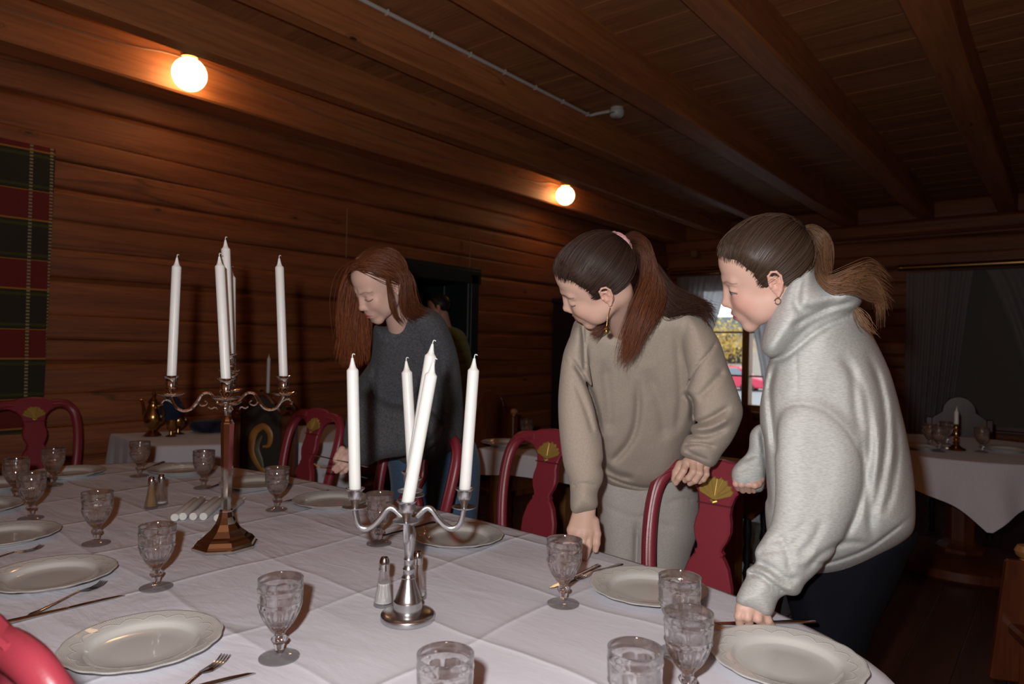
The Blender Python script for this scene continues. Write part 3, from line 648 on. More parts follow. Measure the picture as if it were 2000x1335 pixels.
# silver candelabrum
sc_ = onz(440, 1067, TZ); ang = math.radians(59)
t = thing('silver_candelabrum', 'tall silver candelabrum with octagonal foot and five tall white candles', 'candelabrum', (sc_[0], sc_[1], TT))
def octl(mb, prof, M_=None):
    return mb.lathe(prof, 8, M_)
mb = MB(); octl(mb, [(.086, 0), (.088, .002), (.088, .008), (.083, .010), (.080, .016), (.072, .026), (.062, .031), (.057, .036), (.040, .050), (.028, .066), (.021, .084), (.017, .098), (.018, .102), (.014, .105)], TR(0, 0, 0, .5)); obj('foot', mb, M['silver'], t, 0)
mb = MB(); octl(mb, [(.014, .105), (.0135, .13), (.0195, .335), (.0200, .345), (.014, .355), (.010, .368), (.009, .380)], TR(0, 0, 0, .5)); mb.lathe([(.009, .378), (.013, .384), (.009, .39), (.012, .398), (.008, .405), (.008, .44), (.011, .455), (.007, .465), (.007, .490)], 20); obj('column', mb, M['silver'], t, .5)
def pan(mb, M_, r=.036, n=8): return mb.lathe([(.004, -.003), (r*.5, -.002), (r*.8, .002), (r, .006), (r*.98, .0075), (r*.78, .004), (r*.5, .001), (.004, .0005)], 32, M_, lambda a, rr, z, i: rr*(1+.035*np.cos(a*n)*(rr > r*.7)))
def cup(mb, M_, s=1.0): return mb.lathe([(.006*s, 0), (.0105*s, .003), (.014*s, .010), (.016*s, .018), (.013*s, .022), (.0155*s, .024), (.0145*s, .034*1), (.0165*s, .044), (.0230*s, .050), (.0225*s, .0515), (.0126*s, .047), (.0124*s, .032), (.0005, .0318)], 24, M_)
mb = MB(); pan(mb, TR(0, 0, .398), .037); obj('drip_pan', mb, M['silver'], t); mb = MB(); pan(mb, TR(0, 0, .488), .030); cup(mb, TR(0, 0, .49)); obj('candle_cup', mb, M['silver'], t)
AR = .146
for k in range(4):
    a = ang+k*PI/2; Mx = TR(0, 0, 0, a)
    arm = MB(); pth = [(.010, 0, .402), (.020, 0, .400), (.030, 0, .412), (.048, 0, .430), (.068, 0, .428), (.080, 0, .408), (.095, 0, .388), (.112, 0, .382), (.128, 0, .388), (.138, 0, .402), (AR, 0, .420)]
    arm.tube(smoothpath(pth, 40), [.0056-.0013*abs(math.sin(x)) for x in np.linspace(0, 6, 40)], 8, M=Mx)
    arm.tube(smoothpath([(.079, 0, .408), (.070, 0, .396), (.060, 0, .397), (.055, 0, .404), (.061, 0, .409)], 14), [.003-.0012*i/13 for i in range(14)], 6, M=Mx)
    arm.tube(smoothpath([(.138, 0, .400), (.150, 0, .410), (.162, 0, .412), (.169, 0, .404), (.167, 0, .397)], 14), [.0022+.002*i/13 for i in range(14)], 6, M=Mx)
    arm.tube(smoothpath([(.052, 0, .392), (.044, 0, .387), (.034, 0, .391), (.028, 0, .384)], 10), .0024, 6, M=Mx)
    o = obj('arm', arm, M['silver'], t)
    c = MB(); pan(c, TR(AR*math.cos(a), AR*math.sin(a), .424), .037); obj('drip_pan', c, M['silver'], o)
    c = MB(); cup(c, TR(AR*math.cos(a), AR*math.sin(a), .428)); obj('candle_cup', c, M['silver'], o)
def armpt(base, a, r, z): return np.array([base[0]+r*math.cos(a), base[1]+r*math.sin(a), TT+z])
tips = [(545, 499), (452, 520), (346, 497), (428, 495)]
labs = ['white candle on the right-hand arm of the silver candelabrum', 'white candle on the rear arm of the silver candelabrum, mostly hidden', 'white candle on the left-hand arm of the silver candelabrum', 'slightly leaning white candle on the front arm of the silver candelabrum']
for k in range(4):
    a = armpt(sc_, ang+k*PI/2, AR, .4605); d = (a-CP)@CF; make_candle(a, at(*tips[k], d+(.01 if k == 3 else 0)), labs[k])
a = armpt(sc_, 0, 0, .5225); make_candle(a, at(440, 463, (a-CP)@CF), 'white candle in the raised centre of the silver candelabrum, the highest of its five')
# aluminium candelabrum
ac = onz(796, 1209, TZ); ang = math.radians(44)
t = thing('aluminium_candelabrum', 'plain grey aluminium candelabrum with round foot holding five leaning white candles', 'candelabrum', (ac[0], ac[1], TT))
mb = MB(); mb.lathe([(.0555, 0), (.0568, .001), (.0568, .011), (.0555, .013), (.046, .0165), (.034, .019), (.030, .020)], 48); obj('foot', mb, M['alu'], t)
mb = MB(); mb.lathe([(.030, .020), (.0305, .026), (.0290, .038), (.0300, .040), (.0275, .043), (.0240, .055), (.0180, .070), (.0135, .086), (.0145, .088), (.0120, .092), (.0115, .104), (.0125, .106), (.0102, .110), (.0098, .124), (.0108, .126), (.0095, .130), (.0105, .148), (.0135, .168), (.0145, .180), (.0125, .190), (.0085, .198), (.012, .204), (.016, .208), (.016, .216), (.009, .220), (.008, .27)], 32); obj('column', mb, M['alu'], t)
def cup2(mb, M_): return mb.lathe([(.006, 0), (.008, .006), (.0085, .011), (.0125, .016), (.0145, .024), (.0150, .034), (.0195, .0385), (.0200, .040), (.0175, .0405), (.0128, .037), (.0125, .022), (.0005, .0218)], 28, M_)
def pan2(mb, M_): return mb.lathe([(.004, -.002), (.018, -.002), (.026, .001), (.0265, .0025), (.018, .0005), (.004, .001)], 32, M_)
mb = MB(); pan2(mb, TR(0, 0, .268)); cup2(mb, TR(0, 0, .270)); obj('candle_cup', mb, M['alu'], t)
AR2 = .114
for k in range(4):
    a = ang+k*PI/2; Mx = TR(0, 0, 0, a); arm = MB()
    arm.tube(smoothpath([(.012, 0, .213), (.022, 0, .222), (.034, 0, .232), (.046, 0, .230), (.060, 0, .212), (.074, 0, .197), (.088, 0, .190), (.101, 0, .194), (.109, 0, .208), (AR2, 0, .232)], 40), .0068, 10, flat=.7, M=Mx, up=(-math.sin(a), math.cos(a), 0))
    arm.tube(smoothpath([(.028, 0, .228), (.020, 0, .226), (.017, 0, .218)], 6), .004, 8, flat=.6, M=Mx)
    o = obj('arm', arm, M['alu'], t)
    c = MB(); pan2(c, TR(AR2*math.cos(a), AR2*math.sin(a), .234)); obj('drip_pan', c, M['alu'], o)
    c = MB(); cup2(c, TR(AR2*math.cos(a), AR2*math.sin(a), .235)); obj('candle_cup', c, M['alu'], o)
tips = [(927, 692), (793, 698), (688, 691), (848, 699)]
labs = ['leaning white candle on the right-hand arm of the aluminium candelabrum', 'upright white candle on the rear arm of the aluminium candelabrum', 'white candle on the left-hand arm of the aluminium candelabrum', 'strongly leaning white candle on the front arm of the aluminium candelabrum']
for k in range(4):
    a = armpt(ac, ang+k*PI/2, AR2, .2575); d = (a-CP)@CF; make_candle(a, at(*tips[k], d+(0, 0, 0, .0)[k]), labs[k])
a = armpt(ac, 0, 0, .2925); make_candle(a, at(846, 664, (a-CP)@CF), 'leaning white candle in the raised centre of the aluminium candelabrum')
ends = [((341, 1011), (400, 962)), ((357, 1009), (412, 960)), ((377, 1009), (436, 966)), ((397, 1009), (452, 962)), ((425, 1012), (487, 966))]
for i, (p, q) in enumerate(ends):
    a = onz(*p, TZ+.012); b_ = onz(*q, TZ+.012); b_ = a+(b_-a)/np.linalg.norm(b_-a)*.27
    make_candle((a[0], a[1], TT+.0125), (b_[0], b_[1], TT+.0125), ['loose white candle lying on the cloth, outermost of the five by the salt shaker', 'loose white candle lying on the cloth, second from the shakers', 'loose white candle lying on the cloth, middle of the five', 'loose white candle lying on the cloth, second from the silver candelabrum', 'loose white candle lying on the cloth right behind the silver candelabrum column'][i])
# shakers
M['salt'] = plain('salt_grains', (.82, .80, .78), .8); M['pepper'] = plain('ground_pepper', (.42, .26, .12), .9, 0, (900., .6, .0006))
def make_shaker(p, fill, fh, label, s=1.0):
    q = onz(*p, TZ); t = thing('pepper_shaker' if fill == 'pepper' else 'salt_shaker', label, 'shaker', (q[0], q[1], TT)); t.scale = (s, s, s)
    fl_ = lambda a, r, z, i: r*(1-.04*np.abs(np.sin(a*6)))
    mb = MB(); mb.lathe([(.0215, 0), (.0228, .002), (.0225, .006), (.0190, .025), (.0155, .045), (.0125, .065), (.0112, .080), (.0112, .084), (.0096, .084), (.0096, .079), (.0108, .063), (.0138, .044), (.0170, .025), (.0195, .010), (.0005, .008)], 36, None, fl_); obj('glass_body', mb, M['glass_thin'], t, .8)
    pr = [(r, z) for r, z in [(.0188, .0085), (.0165, .025), (.0133, .044), (.0103, .063), (.0092, .078)] if z < fh]
    mb = MB(); mb.lathe([(.0005, .0085)]+pr+[(pr[-1][0]*.97, min(fh, pr[-1][1]+.006)), (.0005, min(fh, pr[-1][1]+.007))], 24); obj(fill+'_fill', mb, M[fill], t)
    mb = MB(); mb.lathe([(.0122, .078), (.0125, .079), (.0118, .081), (.0124, .083), (.0118, .086), (.0122, .090), (.0105, .100), (.0075, .106), (.0005, .108)], 28); obj('cap', mb, M['steel'], t)
make_shaker((749, 1182), 'salt', .062, 'glass salt shaker beside the aluminium candelabrum foot, half full of white salt')
make_shaker((814, 1168), 'salt', .018, 'glass shaker standing behind the aluminium candelabrum column')
make_shaker((295, 992), 'pepper', .083, 'shaker filled with brown pepper beside the loose candles')
make_shaker((314, 986), 'salt', .02, 'nearly empty glass shaker beside the brown pepper shaker')
# ------------------------------------------------------------------ red shell-carved chairs (local: seat faces -y, backrest at +y)
def lean(V):
    V = V.copy(); z = np.clip(V[:, 2]-.45, 0, None); V[:, 1] += z*.20+.05*np.sin(np.clip(z/.52, 0, 1)*PI)*-.4; return V
def lean_path(P): return lean(np.asarray(P, float))
def make_red_chair(loc, rz, label, y0=0.0):
    t = thing('dining_chair', label, 'chair', loc, rz); rd = M['red']
    mb = MB(); side = [(.158, .19, .44), (.163, .19, .52), (.183, .19, .64), (.198, .19, .76), (.202, .19, .86), (.190, .19, .925), (.160, .19, .962), (.120, .19, .972), (.085, .19, .972)]
    for s in (1, -1):
        P = lean_path(smoothpath([(s*x, y, z) for x, y, z in side], 30)); mb.tube(P, .0235, 10, flat=.82, up=(0, 1, .15))
        Q = lean_path(smoothpath([(s*(x-.004 if z < .9 else x), y-.018, z-(.004 if z > .93 else 0)) for x, y, z in side], 30)); mb.tube(Q, .0055, 6)
    obj('back_frame', mb, rd, t, .9)
    half = [(.045, .44), (.050, .48), (.066, .54), (.077, .61), (.075, .67), (.060, .72), (.046, .742), (.040, .748), (.043, .756), (.036, .762), (.038, .772), (.048, .790), (.055, .815), (.053, .84), (.047, .862), (.048, .885), (.056, .912), (.075, .935), (.105, .950), (.13, .953), (.14, .975), (.125, .990), (.085, .995), (.06, 1.004), (.0, 1.010)]
    O = [(x, z) for x, z in half]+[(-x, z) for x, z in half[-2::-1]]
    mb = MB(); mb.prism(O, .176, .204, None, .005, lean); obj('splat', mb, rd, t, .6)
    mb = MB(); mb.box((-.052, .173, .884), (.052, .177, .8875)); V = lean(mb.V[0]); mb.V[0] = V; obj('carved_line', mb, M['darkred'], t, 0)
    sh = MB(); n = 8
    c0 = np.array([0, .172, .903]); fan = []
    for k in range(n+1):
        a = math.radians(-76+152*k/n); L = .056*(1-.08*(k/n*2-1)**2)+.003*(k % 2)
        fan.append((a, L))
    pts = [(0.0, .008)]
    prof = []
    for k in range(n):
        a0, L0 = fan[k]; a1, L1 = fan[k+1]; am = (a0+a1)/2
        for a, L in ((a0, L0-.003), (am, max(L0, L1)+.002)): prof.append((math.sin(a)*L, math.cos(a)*L))
    prof.append((math.sin(fan[-1][0])*(fan[-1][1]-.003), math.cos(fan[-1][0])*(fan[-1][1]-.003)))
    O = [(-.006, -.004), (.006, -.004)]+[(x, z) for x, z in prof[::-1]]
    O = [(x, z+.903) for x, z in O]; sh.prism(O, .1695, .178, None, .0025, lean)
    for k in range(1, n):
        a, L = fan[k]; P = lean_path([(math.sin(a)*.008, .170, .903+math.cos(a)*.008), (math.sin(a)*.03, .1685, .903+math.cos(a)*.03), (math.sin(a)*L*.97, .170, .903+math.cos(a)*L*.97)]); sh.tube(P, [.0012, .0020, .0022], 6)
    sh.tube(lean_path([(-.009, .170, .897), (0, .1665, .893), (.009, .170, .897)]), .0045, 8)
    obj('shell_ornament', sh, M['gold'], t, .6)
    mb = MB(); mb.box((-.215, -.235, .40), (.215, .205, .445), None, .012); obj('seat_frame', mb, rd, t, .6)
    mb = MB(); mb.box((-.195, -.215, .44), (.195, .16, .47), None, .018); obj('seat', mb, M['seatcloth'], t, .8)
    for sx in (-1, 1):
        mb = MB(); mb.tube(smoothpath([(sx*.195, -.215, .41), (sx*.205, -.232, .33), (sx*.195, -.218, .16), (sx*.20, -.230, .03), (sx*.205, -.245, 0)], 14), [.032, .034, .032, .030, .026, .023, .021, .020, .019, .019, .020, .022, .025, .026], 10); obj('leg', mb, rd, t)
        mb = MB(); mb.tube([(sx*.19, .19, .42), (sx*.19, .195, .2), (sx*.195, .235, 0)], [.024, .020, .018], 10); obj('leg', mb, rd, t)
    return t
M['darkred'] = plain('dark_madder_paint', (.12, .008, .014), .5); M['seatcloth'] = fabric('striped_wine_seat_cloth', (.10, .02, .03))
c6 = make_red_chair((-.79, 1.645, 0), -.04, 'red chair with gold shell under the hands, between beige sweatshirt and grey hoodie')
dup(c6, (-1.545, 1.875, 0), .0, 'red shell-carved chair partly behind the beige sleeve, above the plate right of the aluminium candelabrum')
dup(c6, (-1.985, 1.61, 0), .0, 'red chair in front of the jeans of the red-haired woman, behind the candles')
dup(c6, (-2.82, 1.70, 0), .0, 'red chair behind the plate right of the silver candelabrum, cutlery held before it')
dup(c6, (-3.93, 1.21, 0), PI/2+.02, 'red shell-carved chair at the far end of the table under the tapestry')
dup(c6, (-1.065, .53, 0), PI+.12, 'red chair in the nearest left corner, only its blurred top rail showing')
# ------------------------------------------------------------------ side table by the log wall
def draped(name, O, z, drop, mat, label, cat='tablecloth', wave=.02, nw=9, corner=0.06, n=40, seed=0):
    """cloth over a polygon outline O (x,y) counter-clockwise"""
    O = np.asarray(O, float); P = []
    for i in range(len(O)):
        a, b_ = O[i], O[(i+1) % len(O)]
        for k in range(n): P.append(a+(b_-a)*k/n)
    P = np.array(P); c = P.mean(0); m_ = len(P); d = np.roll(P, -1, 0)-np.roll(P, 1, 0); nn = np.stack([d[:, 1], -d[:, 0]], 1); nn /= np.linalg.norm(nn, axis=1)[:, None]
    ang_ = np.arange(m_)/m_*2*PI; crn = np.array([min(abs(((i % n)/n)), abs(1-(i % n)/n)) for i in range(m_)])
    rings = []
    for f in (.02, .3, .6, .9, 1): rings.append(np.c_[c+(P-c)*f, np.full(m_, z)])
    for t_ in (.02, .08, .2, .4, .6, .8, 1):
        dd = drop*t_; w_ = wave*t_*(np.sin(ang_*nw+seed)+.5*np.sin(ang_*nw*2.3+seed*2)); o_ = .006+.015*t_+w_+corner*t_*np.exp(-(crn*7)**2)
        rings.append(np.c_[P+nn*o_[:, None], np.full(m_, z-dd)-.25*dd*np.exp(-(crn*6)**2)*1.0])
    V = np.concatenate(rings); F = []
    for i in range(len(rings)-1):
        for j in range(m_): k = (j+1) % m_; F.append((i*m_+j, i*m_+k, (i+1)*m_+k, (i+1)*m_+j)[::-1])
    F.append(tuple(range(m_))); mb = MB(); mb.add(V, F); return tag(obj(name, mb, mat, None, 3), label, cat)
def wood_table(label, O, z, mat, legs, th=.03, r=.03, turned=False):
    O = np.asarray(O, float); c = O.mean(0); t = thing('table', label, 'table', (c[0], c[1], 0)); Q = c+(O-c)*.985-c
    mb = MB(); n = len(Q); V = np.concatenate([np.c_[Q, np.full(n, z-.004-th)], np.c_[Q, np.full(n, z-.004)]]); F = [tuple(range(n))[::-1], tuple(n+i for i in range(n))]+[(i, (i+1) % n, n+(i+1) % n, n+i) for i in range(n)]
    mb.add(V, F); obj('tabletop', mb, mat, t, 0)
    mb = MB(); Q2 = Q*.88; V = np.concatenate([np.c_[Q2, np.full(n, z-.12)], np.c_[Q2, np.full(n, z-.004-th)]]); mb.add(V, F); obj('apron', mb, mat, t, 0)
    for q in Q:
        mb = MB(); x, y = q*.84
        if turned: mb.lathe([(.02, 0), (.03, .04), (.018, .08), (.026, .2), (.032, .35), (.02, .45), (.033, .5), (.033, z-.12)], 14, TR(x, y, 0))
        else: mb.box((x-r, y-r, 0), (x+r, y+r, z-.05), None, .004)
        obj('leg', mb, mat, t, 0 if not turned else .7)
    return t
S1 = [(-4.50, 1.69), (-3.80, 1.67), (-3.24, 2.52), (-4.0, 2.98)]
draped('tablecloth', S1,   .75, .50, M['cloth2'], 'white cloth on the small side table against the log wall', wave=.012, nw=21)
wood_table('small side table under a white cloth against the log wall', S1, .747, M['rustic'], 4)
# things on the side table
def coffee_pot(loc):
    t = thing('coffee_pot', 'tall brass lidded coffee pot standing on the side table by the log wall', 'pot', loc, .3)
    mb = MB(); mb.lathe([(.048, 0), (.05, .004), (.035, .02), (.02, .035), (.022, .045), (.045, .07), (.055, .10), (.052, .13), (.032, .17), (.026, .19), (.030, .20), (.001, .20)], 28); obj('body', mb, M['brass'], t)
    mb = MB(); mb.lathe([(.031, .20), (.030, .206), (.018, .222), (.008, .232), (.006, .24), (.010, .248), (.006, .258), (.002, .275), (.001, .276)], 20); obj('lid', mb, M['brass'], t)
    mb = MB(); mb.tube(smoothpath([(-.05, 0, .09), (-.075, 0, .12), (-.082, 0, .16), (-.095, 0, .20), (-.10, 0, .205)], 12), [.012, .011, .01, .009, .009, .008, .008, .007, .007, .007, .008, .009], 8); obj('spout', mb, M['brass'], t)
    mb = MB(); mb.tube(smoothpath([(.045, 0, .07), (.08, 0, .09), (.085, 0, .14), (.06, 0, .18), (.032, 0, .185)], 14), .006, 8); obj('handle', mb, M['brass'], t); return t
q = onz(298, 851, .75); coffee_pot((q[0], q[1], .751))
q = onz(314, 853, .75); t = thing('napkin_goblet', 'small brass goblet holding a dark blue fan-folded napkin on the side table', 'goblet', (q[0]+.02, q[1]+.05, .751))
mb = MB(); mb.lathe([(.03, 0), (.031, .003), (.012, .012), (.01, .03), (.022, .045), (.028, .07), (.03, .10), (.027, .10), (.024, .07), (.001, .06)], 24); obj('cup', mb, M['brass'], t)
mb = MB(); G = np.zeros((8, 24, 3)); u = np.linspace(-1, 1, 24)
for i in range(8): s = i/7; G[i] = np.stack([u*(.02+.05*math.sin(s*2.6)), .012*np.cos(u*22)*(.3+s), .08+(.17*s)*(1-.35*np.abs(u)**3*s)-.03*(np.abs(u) < .14)*(s > .9)], 1)
mb.grid(G); mb.grid(G[::-1]+np.array([0, .003, 0])); nk = obj('folded_napkin', mb, M['navy'], t, 3); nk.rotation_euler = (0, 0, .9)
q = onz(341, 848, .75); t = thing('sugar_bowl', 'footed brass bowl on the side table beside the coffee pot', 'bowl', (q[0], q[1]+.02, .751))
mb = MB(); mb.lathe([(.035, 0), (.036, .003), (.014, .012), (.011, .03), (.03, .045), (.048, .065), (.052, .09), (.045, .105), (.043, .104), (.046, .088), (.04, .066), (.001, .05)], 28); obj('bowl', mb, M['brass'], t)
for s in (1, -1): mb = MB(); mb.tube(smoothpath([(s*.048, 0, .06), (s*.068, 0, .07), (s*.07, 0, .09), (s*.05, 0, .095)], 10), .004, 6); obj('handle', mb, M['brass'], t)
q = onz(398, 846, .75); mb = MB(); rs = np.random.default_rng(4)
mb.lathe([(.06, 0), (.095, .01), (.11, .035), (.10, .06), (.07, .075), (.001, .078)], 36, None, lambda a, r, z, i: r*(1+.07*np.sin(a*3+z*40)+.04*np.sin(a*7+i)), sx=1.25, sy=.8)
o = tag(obj('cap', mb, M['navy'], None, 1.2), 'crumpled dark blue cloth cap lying on the side table', 'cap'); o.location = (q[0]-.02, q[1]+.06, .751); o.rotation_euler = (0, 0, .7)
# wall sconce with candle
t = thing('wall_sconce', 'slim brass wall sconce holding a single candle on the log wall', 'sconce', (-4.50, 2.74, .93))
mb = MB(); mb.tube(smoothpath([(-.08, 0, -.05), (-.04, 0, -.08), (0, 0, -.05), (0, 0, 0)], 14), .006, 8); mb.box((-.105, -.02, -.12), (-.085, .02, .04), None, .004); obj('arm', mb, M['brass'], t)
mb = MB(); mb.lathe([(.004, 0), (.03, .004), (.031, .007), (.012, .006), (.013, .022), (.001, .022)], 20); obj('drip_pan', mb, M['brass'], t)
mb = MB(); mb.lathe([(.001, -.10), (.006, -.09), (.004, -.07), (.001, -.055)], 8); obj('glass_drop', mb, M['glass'], t)
make_candle((-4.50, 2.74, .953), (-4.50, 2.742, 1.235), 'thin candle in the wall sconce beside the red-haired woman')
# rosemaled chair
t = thing('painted_chair', 'brown carved chair with painted scroll panel, behind the silver candelabrum', 'chair', (-3.27, 1.86, 0), .55); t.scale = (1.15, 1, 1)
mb = MB(); hw = .155
O = [(-.10, .45), (.10, .45), (.10, .92), (.115, .955), (.105, .985), (.075, .99), (.06, .975), (.05, 1.0), (.03, 1.02), (0, 1.035), (-.03, 1.02), (-.05, 1.0), (-.06, .975), (-.075, .99), (-.105, .985), (-.115, .955), (-.10, .92)]
mb.prism(O, .18, .205, None, .004); obj('back_panel', mb, M['paintdark'] if 'paintdark' in M else plain('blackened_panel', (.03, .028, .022), .4), t, .5)
mb = MB()
for s in (1, -1): mb.box((s*.135-.035, .165, .44), (s*.135+.035, .215, .93), None, .006)
for s in (1, -1): mb.tube(smoothpath([(s*.155, .185, .92), (s*.165, .18, .97), (s*.125, .18, 1.0), (s*.08, .18, .975), (s*.10, .18, .945), (s*.12, .18, .96)], 20), .014, 8)
mb.tube(smoothpath([(-.06, .18, .99), (-.03, .18, 1.03), (0, .18, 1.045), (.03, .18, 1.03), (.06, .18, .99)], 16), .012, 8); obj('back_frame', mb, M['rustic'], t, .6)
mb = MB(); sc = [(.055, .52), (.04, .60), (-.01, .66), (-.045, .74), (-.035, .83), (.01, .87), (.045, .83), (.04, .77), (.01, .76)]
mb.tube([(x, .178, z) for x, z in smoothpath(np.c_[[p[0] for p in sc], np.zeros(9), [p[1] for p in sc]], 40)[:, [0, 2]]], [.006+.012*math.sin(i/39*PI) for i in range(40)], 8, flat=.4, up=(0, 1, 0))
mb.tube([(x, .178, z) for x, z in smoothpath([(-.08, 0, .52), (-.05, 0, .56), (0, 0, .53), (.05, 0, .50)], 20)[:, [0, 2]]], .011, 8, flat=.4, up=(0, 1, 0)); obj('painted_scroll', mb, plain('ochre_scroll_paint', (.34, .14, .03), .45), t)
mb = MB(); mb.tube([(x, .177, z) for x, z in smoothpath([(.02, 0, .60), (.0, 0, .68), (-.02, 0, .75), (.005, 0, .82)], 20)[:, [0, 2]]], [.004+.012*math.sin(i/19*PI) for i in range(20)], 8, flat=.3, up=(0, 1, 0)); obj('painted_leaf', mb, plain('olive_leaf_paint', (.10, .085, .04), .5), t)
mb = MB(); mb.box((-.2, -.22, .41), (.2, .21, .45), None, .01); obj('seat', mb, M['rustic'], t, 0)
for sx in (-.17, .17):
    for sy in (-.19, .19): mb = MB(); mb.lathe([(.018, 0), (.024, .05), (.016, .1), (.024, .25), (.018, .33), (.026, .41)], 12, TR(sx, sy, 0)); obj('leg', mb, M['rustic'], t)
# black bag on the red chair seat
mb = MB(); mb.lathe([(.10, 0), (.135, .02), (.145, .08), (.13, .16), (.09, .23), (.03, .26), (.001, .262)], 32, None, lambda a, r, z, i: r*(1+.08*np.sin(a*2+z*9)+.04*np.sin(a*5+i)), sx=1.15, sy=.85)
bg_ = tag(obj('bag', mb, M['blackcloth'], None, 1.4), 'slouched black bag on the seat of the red chair beside the held cutlery', 'bag'); bg_.location = (-2.76, 1.72, .472)
# ------------------------------------------------------------------ table behind the beige woman
S2 = [(-2.56, 2.88), (-1.25, 2.88), (-1.25, 3.62), (-2.56, 3.62)]
draped('tablecloth', S2, .75, .11, M['cloth2'], 'short white cloth on the honey-coloured table behind the women', wave=.006, nw=17, corner=.02)
wood_table('honey-brown wooden table under a short white cloth behind the women', S2, .747, M['honey'], 4, r=.045)
q = onz(1028, 863, .76); dup(g0, (q[0], q[1], .752), .3, 'goblet on the short-clothed table behind the rail of the red chair')
for p, lab in (((985, 866), 'plate at the corner of the short-clothed table, beside its goblet'), ((1085, 853), 'plate on the far side of the short-clothed table, next to the beige sleeve')):
    q = onz(*p, .76); o = P0.copy(); COL.objects.link(o); o.location = (q[0], q[1], .752); o['label'] = lab
dup(bpy.data.objects['knife'], (-2.44, 2.97, .752), .9, 'dark knife on the short-clothed table in front of its corner plate')
def rustic_chair(loc, rz, label, mat, w=.21, h=1.02, knobs=True, turned=True, name='rustic_chair'):
    t = thing(name, label, 'chair', loc, rz)
    a = np.linspace(0, PI, 17); r = w*.56
    O = [(-w, .45), (w, .45), (w, h-.19)]+[(r*math.cos(x), h-.12+.12*math.sin(x)) for x in a]+[(-w, h-.19)]
    mb = MB(); mb.prism(O, .185, .21, None, .005); obj('back_panel', mb, mat, t, .5)
    for s in (1, -1):
        mb = MB(); mb.box((s*w-.022, .175, .43), (s*w+.022, .22, h-.17), None, .006); p_ = obj('back_post', mb, mat, t, 0)
        if knobs: mb = MB(); mb.lathe([(.012, 0), (.01, .008), (.022, .018), (.026, .032), (.018, .048), (.001, .052)], 16, TR(s*w, .197, h-.171)); obj('knob', mb, M['honey'], p_)
    mb = MB(); mb.box((-w-.02, -.22, .41), (w+.02, .215, .45), None, .01); obj('seat', mb, mat, t, 0)
    for sx in (-w+.02, w-.02):
        for sy in (-.19, .19): mb = MB(); mb.lathe([(.02, 0), (.026, .03), (.015, .06), (.024, .11), (.015, .15), (.026, .22), (.017, .27), (.025, .33), (.02, .41)], 12, TR(sx, sy, 0)); obj('leg', mb, M['black'] if turned else mat, t)
    return t
R0 = rustic_chair((-2.35, 3.86, 0), 0, 'brown rounded-back chair with knobs behind the goblet of the short-clothed table', M['rustic'])
dup(R0, (-2.78, 3.40, 0), PI/2-.2, 'brown rounded-back chair at the end of the short-clothed table, beside the leaning candle')
dup(R0, (-1.55, 3.9, 0), .1, 'brown rounded-back chair hidden mostly behind the beige sweatshirt')
R1 = rustic_chair((-2.75, 4.95, 0), .1, 'pale grey scalloped-back chair in the dim background left of the beige sleeve', plain('grey_paint', (.16, .14, .15), .6), h=1.10)
dup(R0, (-2.05, 4.45, 0), PI+.5, 'dark chair standing in the shade between the beige sleeve and the grey hoodie')
# ------------------------------------------------------------------ round table at the right
rc = np.array([-.50, 5.12]); O = [(rc[0]+.66*math.cos(a), rc[1]+.66*math.sin(a)) for a in np.linspace(0, 2*PI, 40, endpoint=False)]
mb = MB(); na = 200; A = np.arange(na)*2*PI/na; G = []
sq = .92/np.maximum(np.abs(np.cos(A+.52)), np.abs(np.sin(A+.52)))-.66      # square cloth on a round top: corners hang lowest
for f in (.03, .4, .8, .98): G.append(np.stack([rc[0]+.66*f*np.cos(A), rc[1]+.66*f*np.sin(A), np.full(na, TZ)], 1))
for s in (.0, .04, .12, .3, .5, .75, 1):
    dz = sq*s*.56; wv = .045*s*np.sin(A*14+.4)*np.clip(sq*2, .2, 1); r = .662+.01*s+.05*s*s+wv
    G.append(np.stack([rc[0]+r*np.cos(A), rc[1]+r*np.sin(A), TZ-.004*(s > 0)-dz], 1))
V = np.concatenate(G); F = [((i*na+j), (i*na+(j+1) % na), ((i+1)*na+(j+1) % na), ((i+1)*na+j)) for i in range(len(G)-1) for j in range(na)]; F.append(tuple(range(na))[::-1])
mb.add(V, [f[::-1] for f in F]); tag(obj('tablecloth', mb, M['cloth2'], None, 3), 'white cloth with hanging corners on the round pedestal table at the right', 'tablecloth')
t = thing('pedestal_table', 'round dark wooden pedestal table under a white cloth at the right', 'table', (rc[0], rc[1], 0))
mb = MB(); mb.lathe([(.50, .69), (.64, .705), (.655, .72), (.655, .744), (.001, .744)], 48); obj('tabletop', mb, M['rustic'], t)
mb = MB(); mb.lathe([(.14, .10), (.14, .13), (.10, .16), (.085, .18), (.085, .62), (.10, .65), (.16, .69)], 8, TR(0, 0, 0, .3)); obj('pedestal', mb, M['rustic'], t, 0)
mb = MB(); mb.lathe([(.40, 0), (.42, .02), (.42, .07), (.38, .09), (.14, .11)], 40); obj('plinth', mb, M['rustic'], t, .5)
for i, (p, lab) in enumerate((((1815, 872), 'goblet on the round table nearest the edge of the grey hoodie'), ((1833, 880), 'goblet on the round table between the two others left of the brass candlestick'), ((1848, 866), 'goblet on the round table just left of the brass candlestick, farther back'), ((1917, 881), 'goblet on the round table right of the brass candlestick'))):
    q = onz(*p, .755); dup(g0, (q[0], q[1], TT), i, lab)
q = onz(1960, 876, .755)
for p, lab in (((1965, 879), 'plate on the round table at the right edge of the photo'), ((1795, 874), 'plate on the round table half hidden by the grey hoodie')):
    q = onz(*p, .755); o = P0.copy(); COL.objects.link(o); o.location = (q[0], q[1], TT); o['label'] = lab
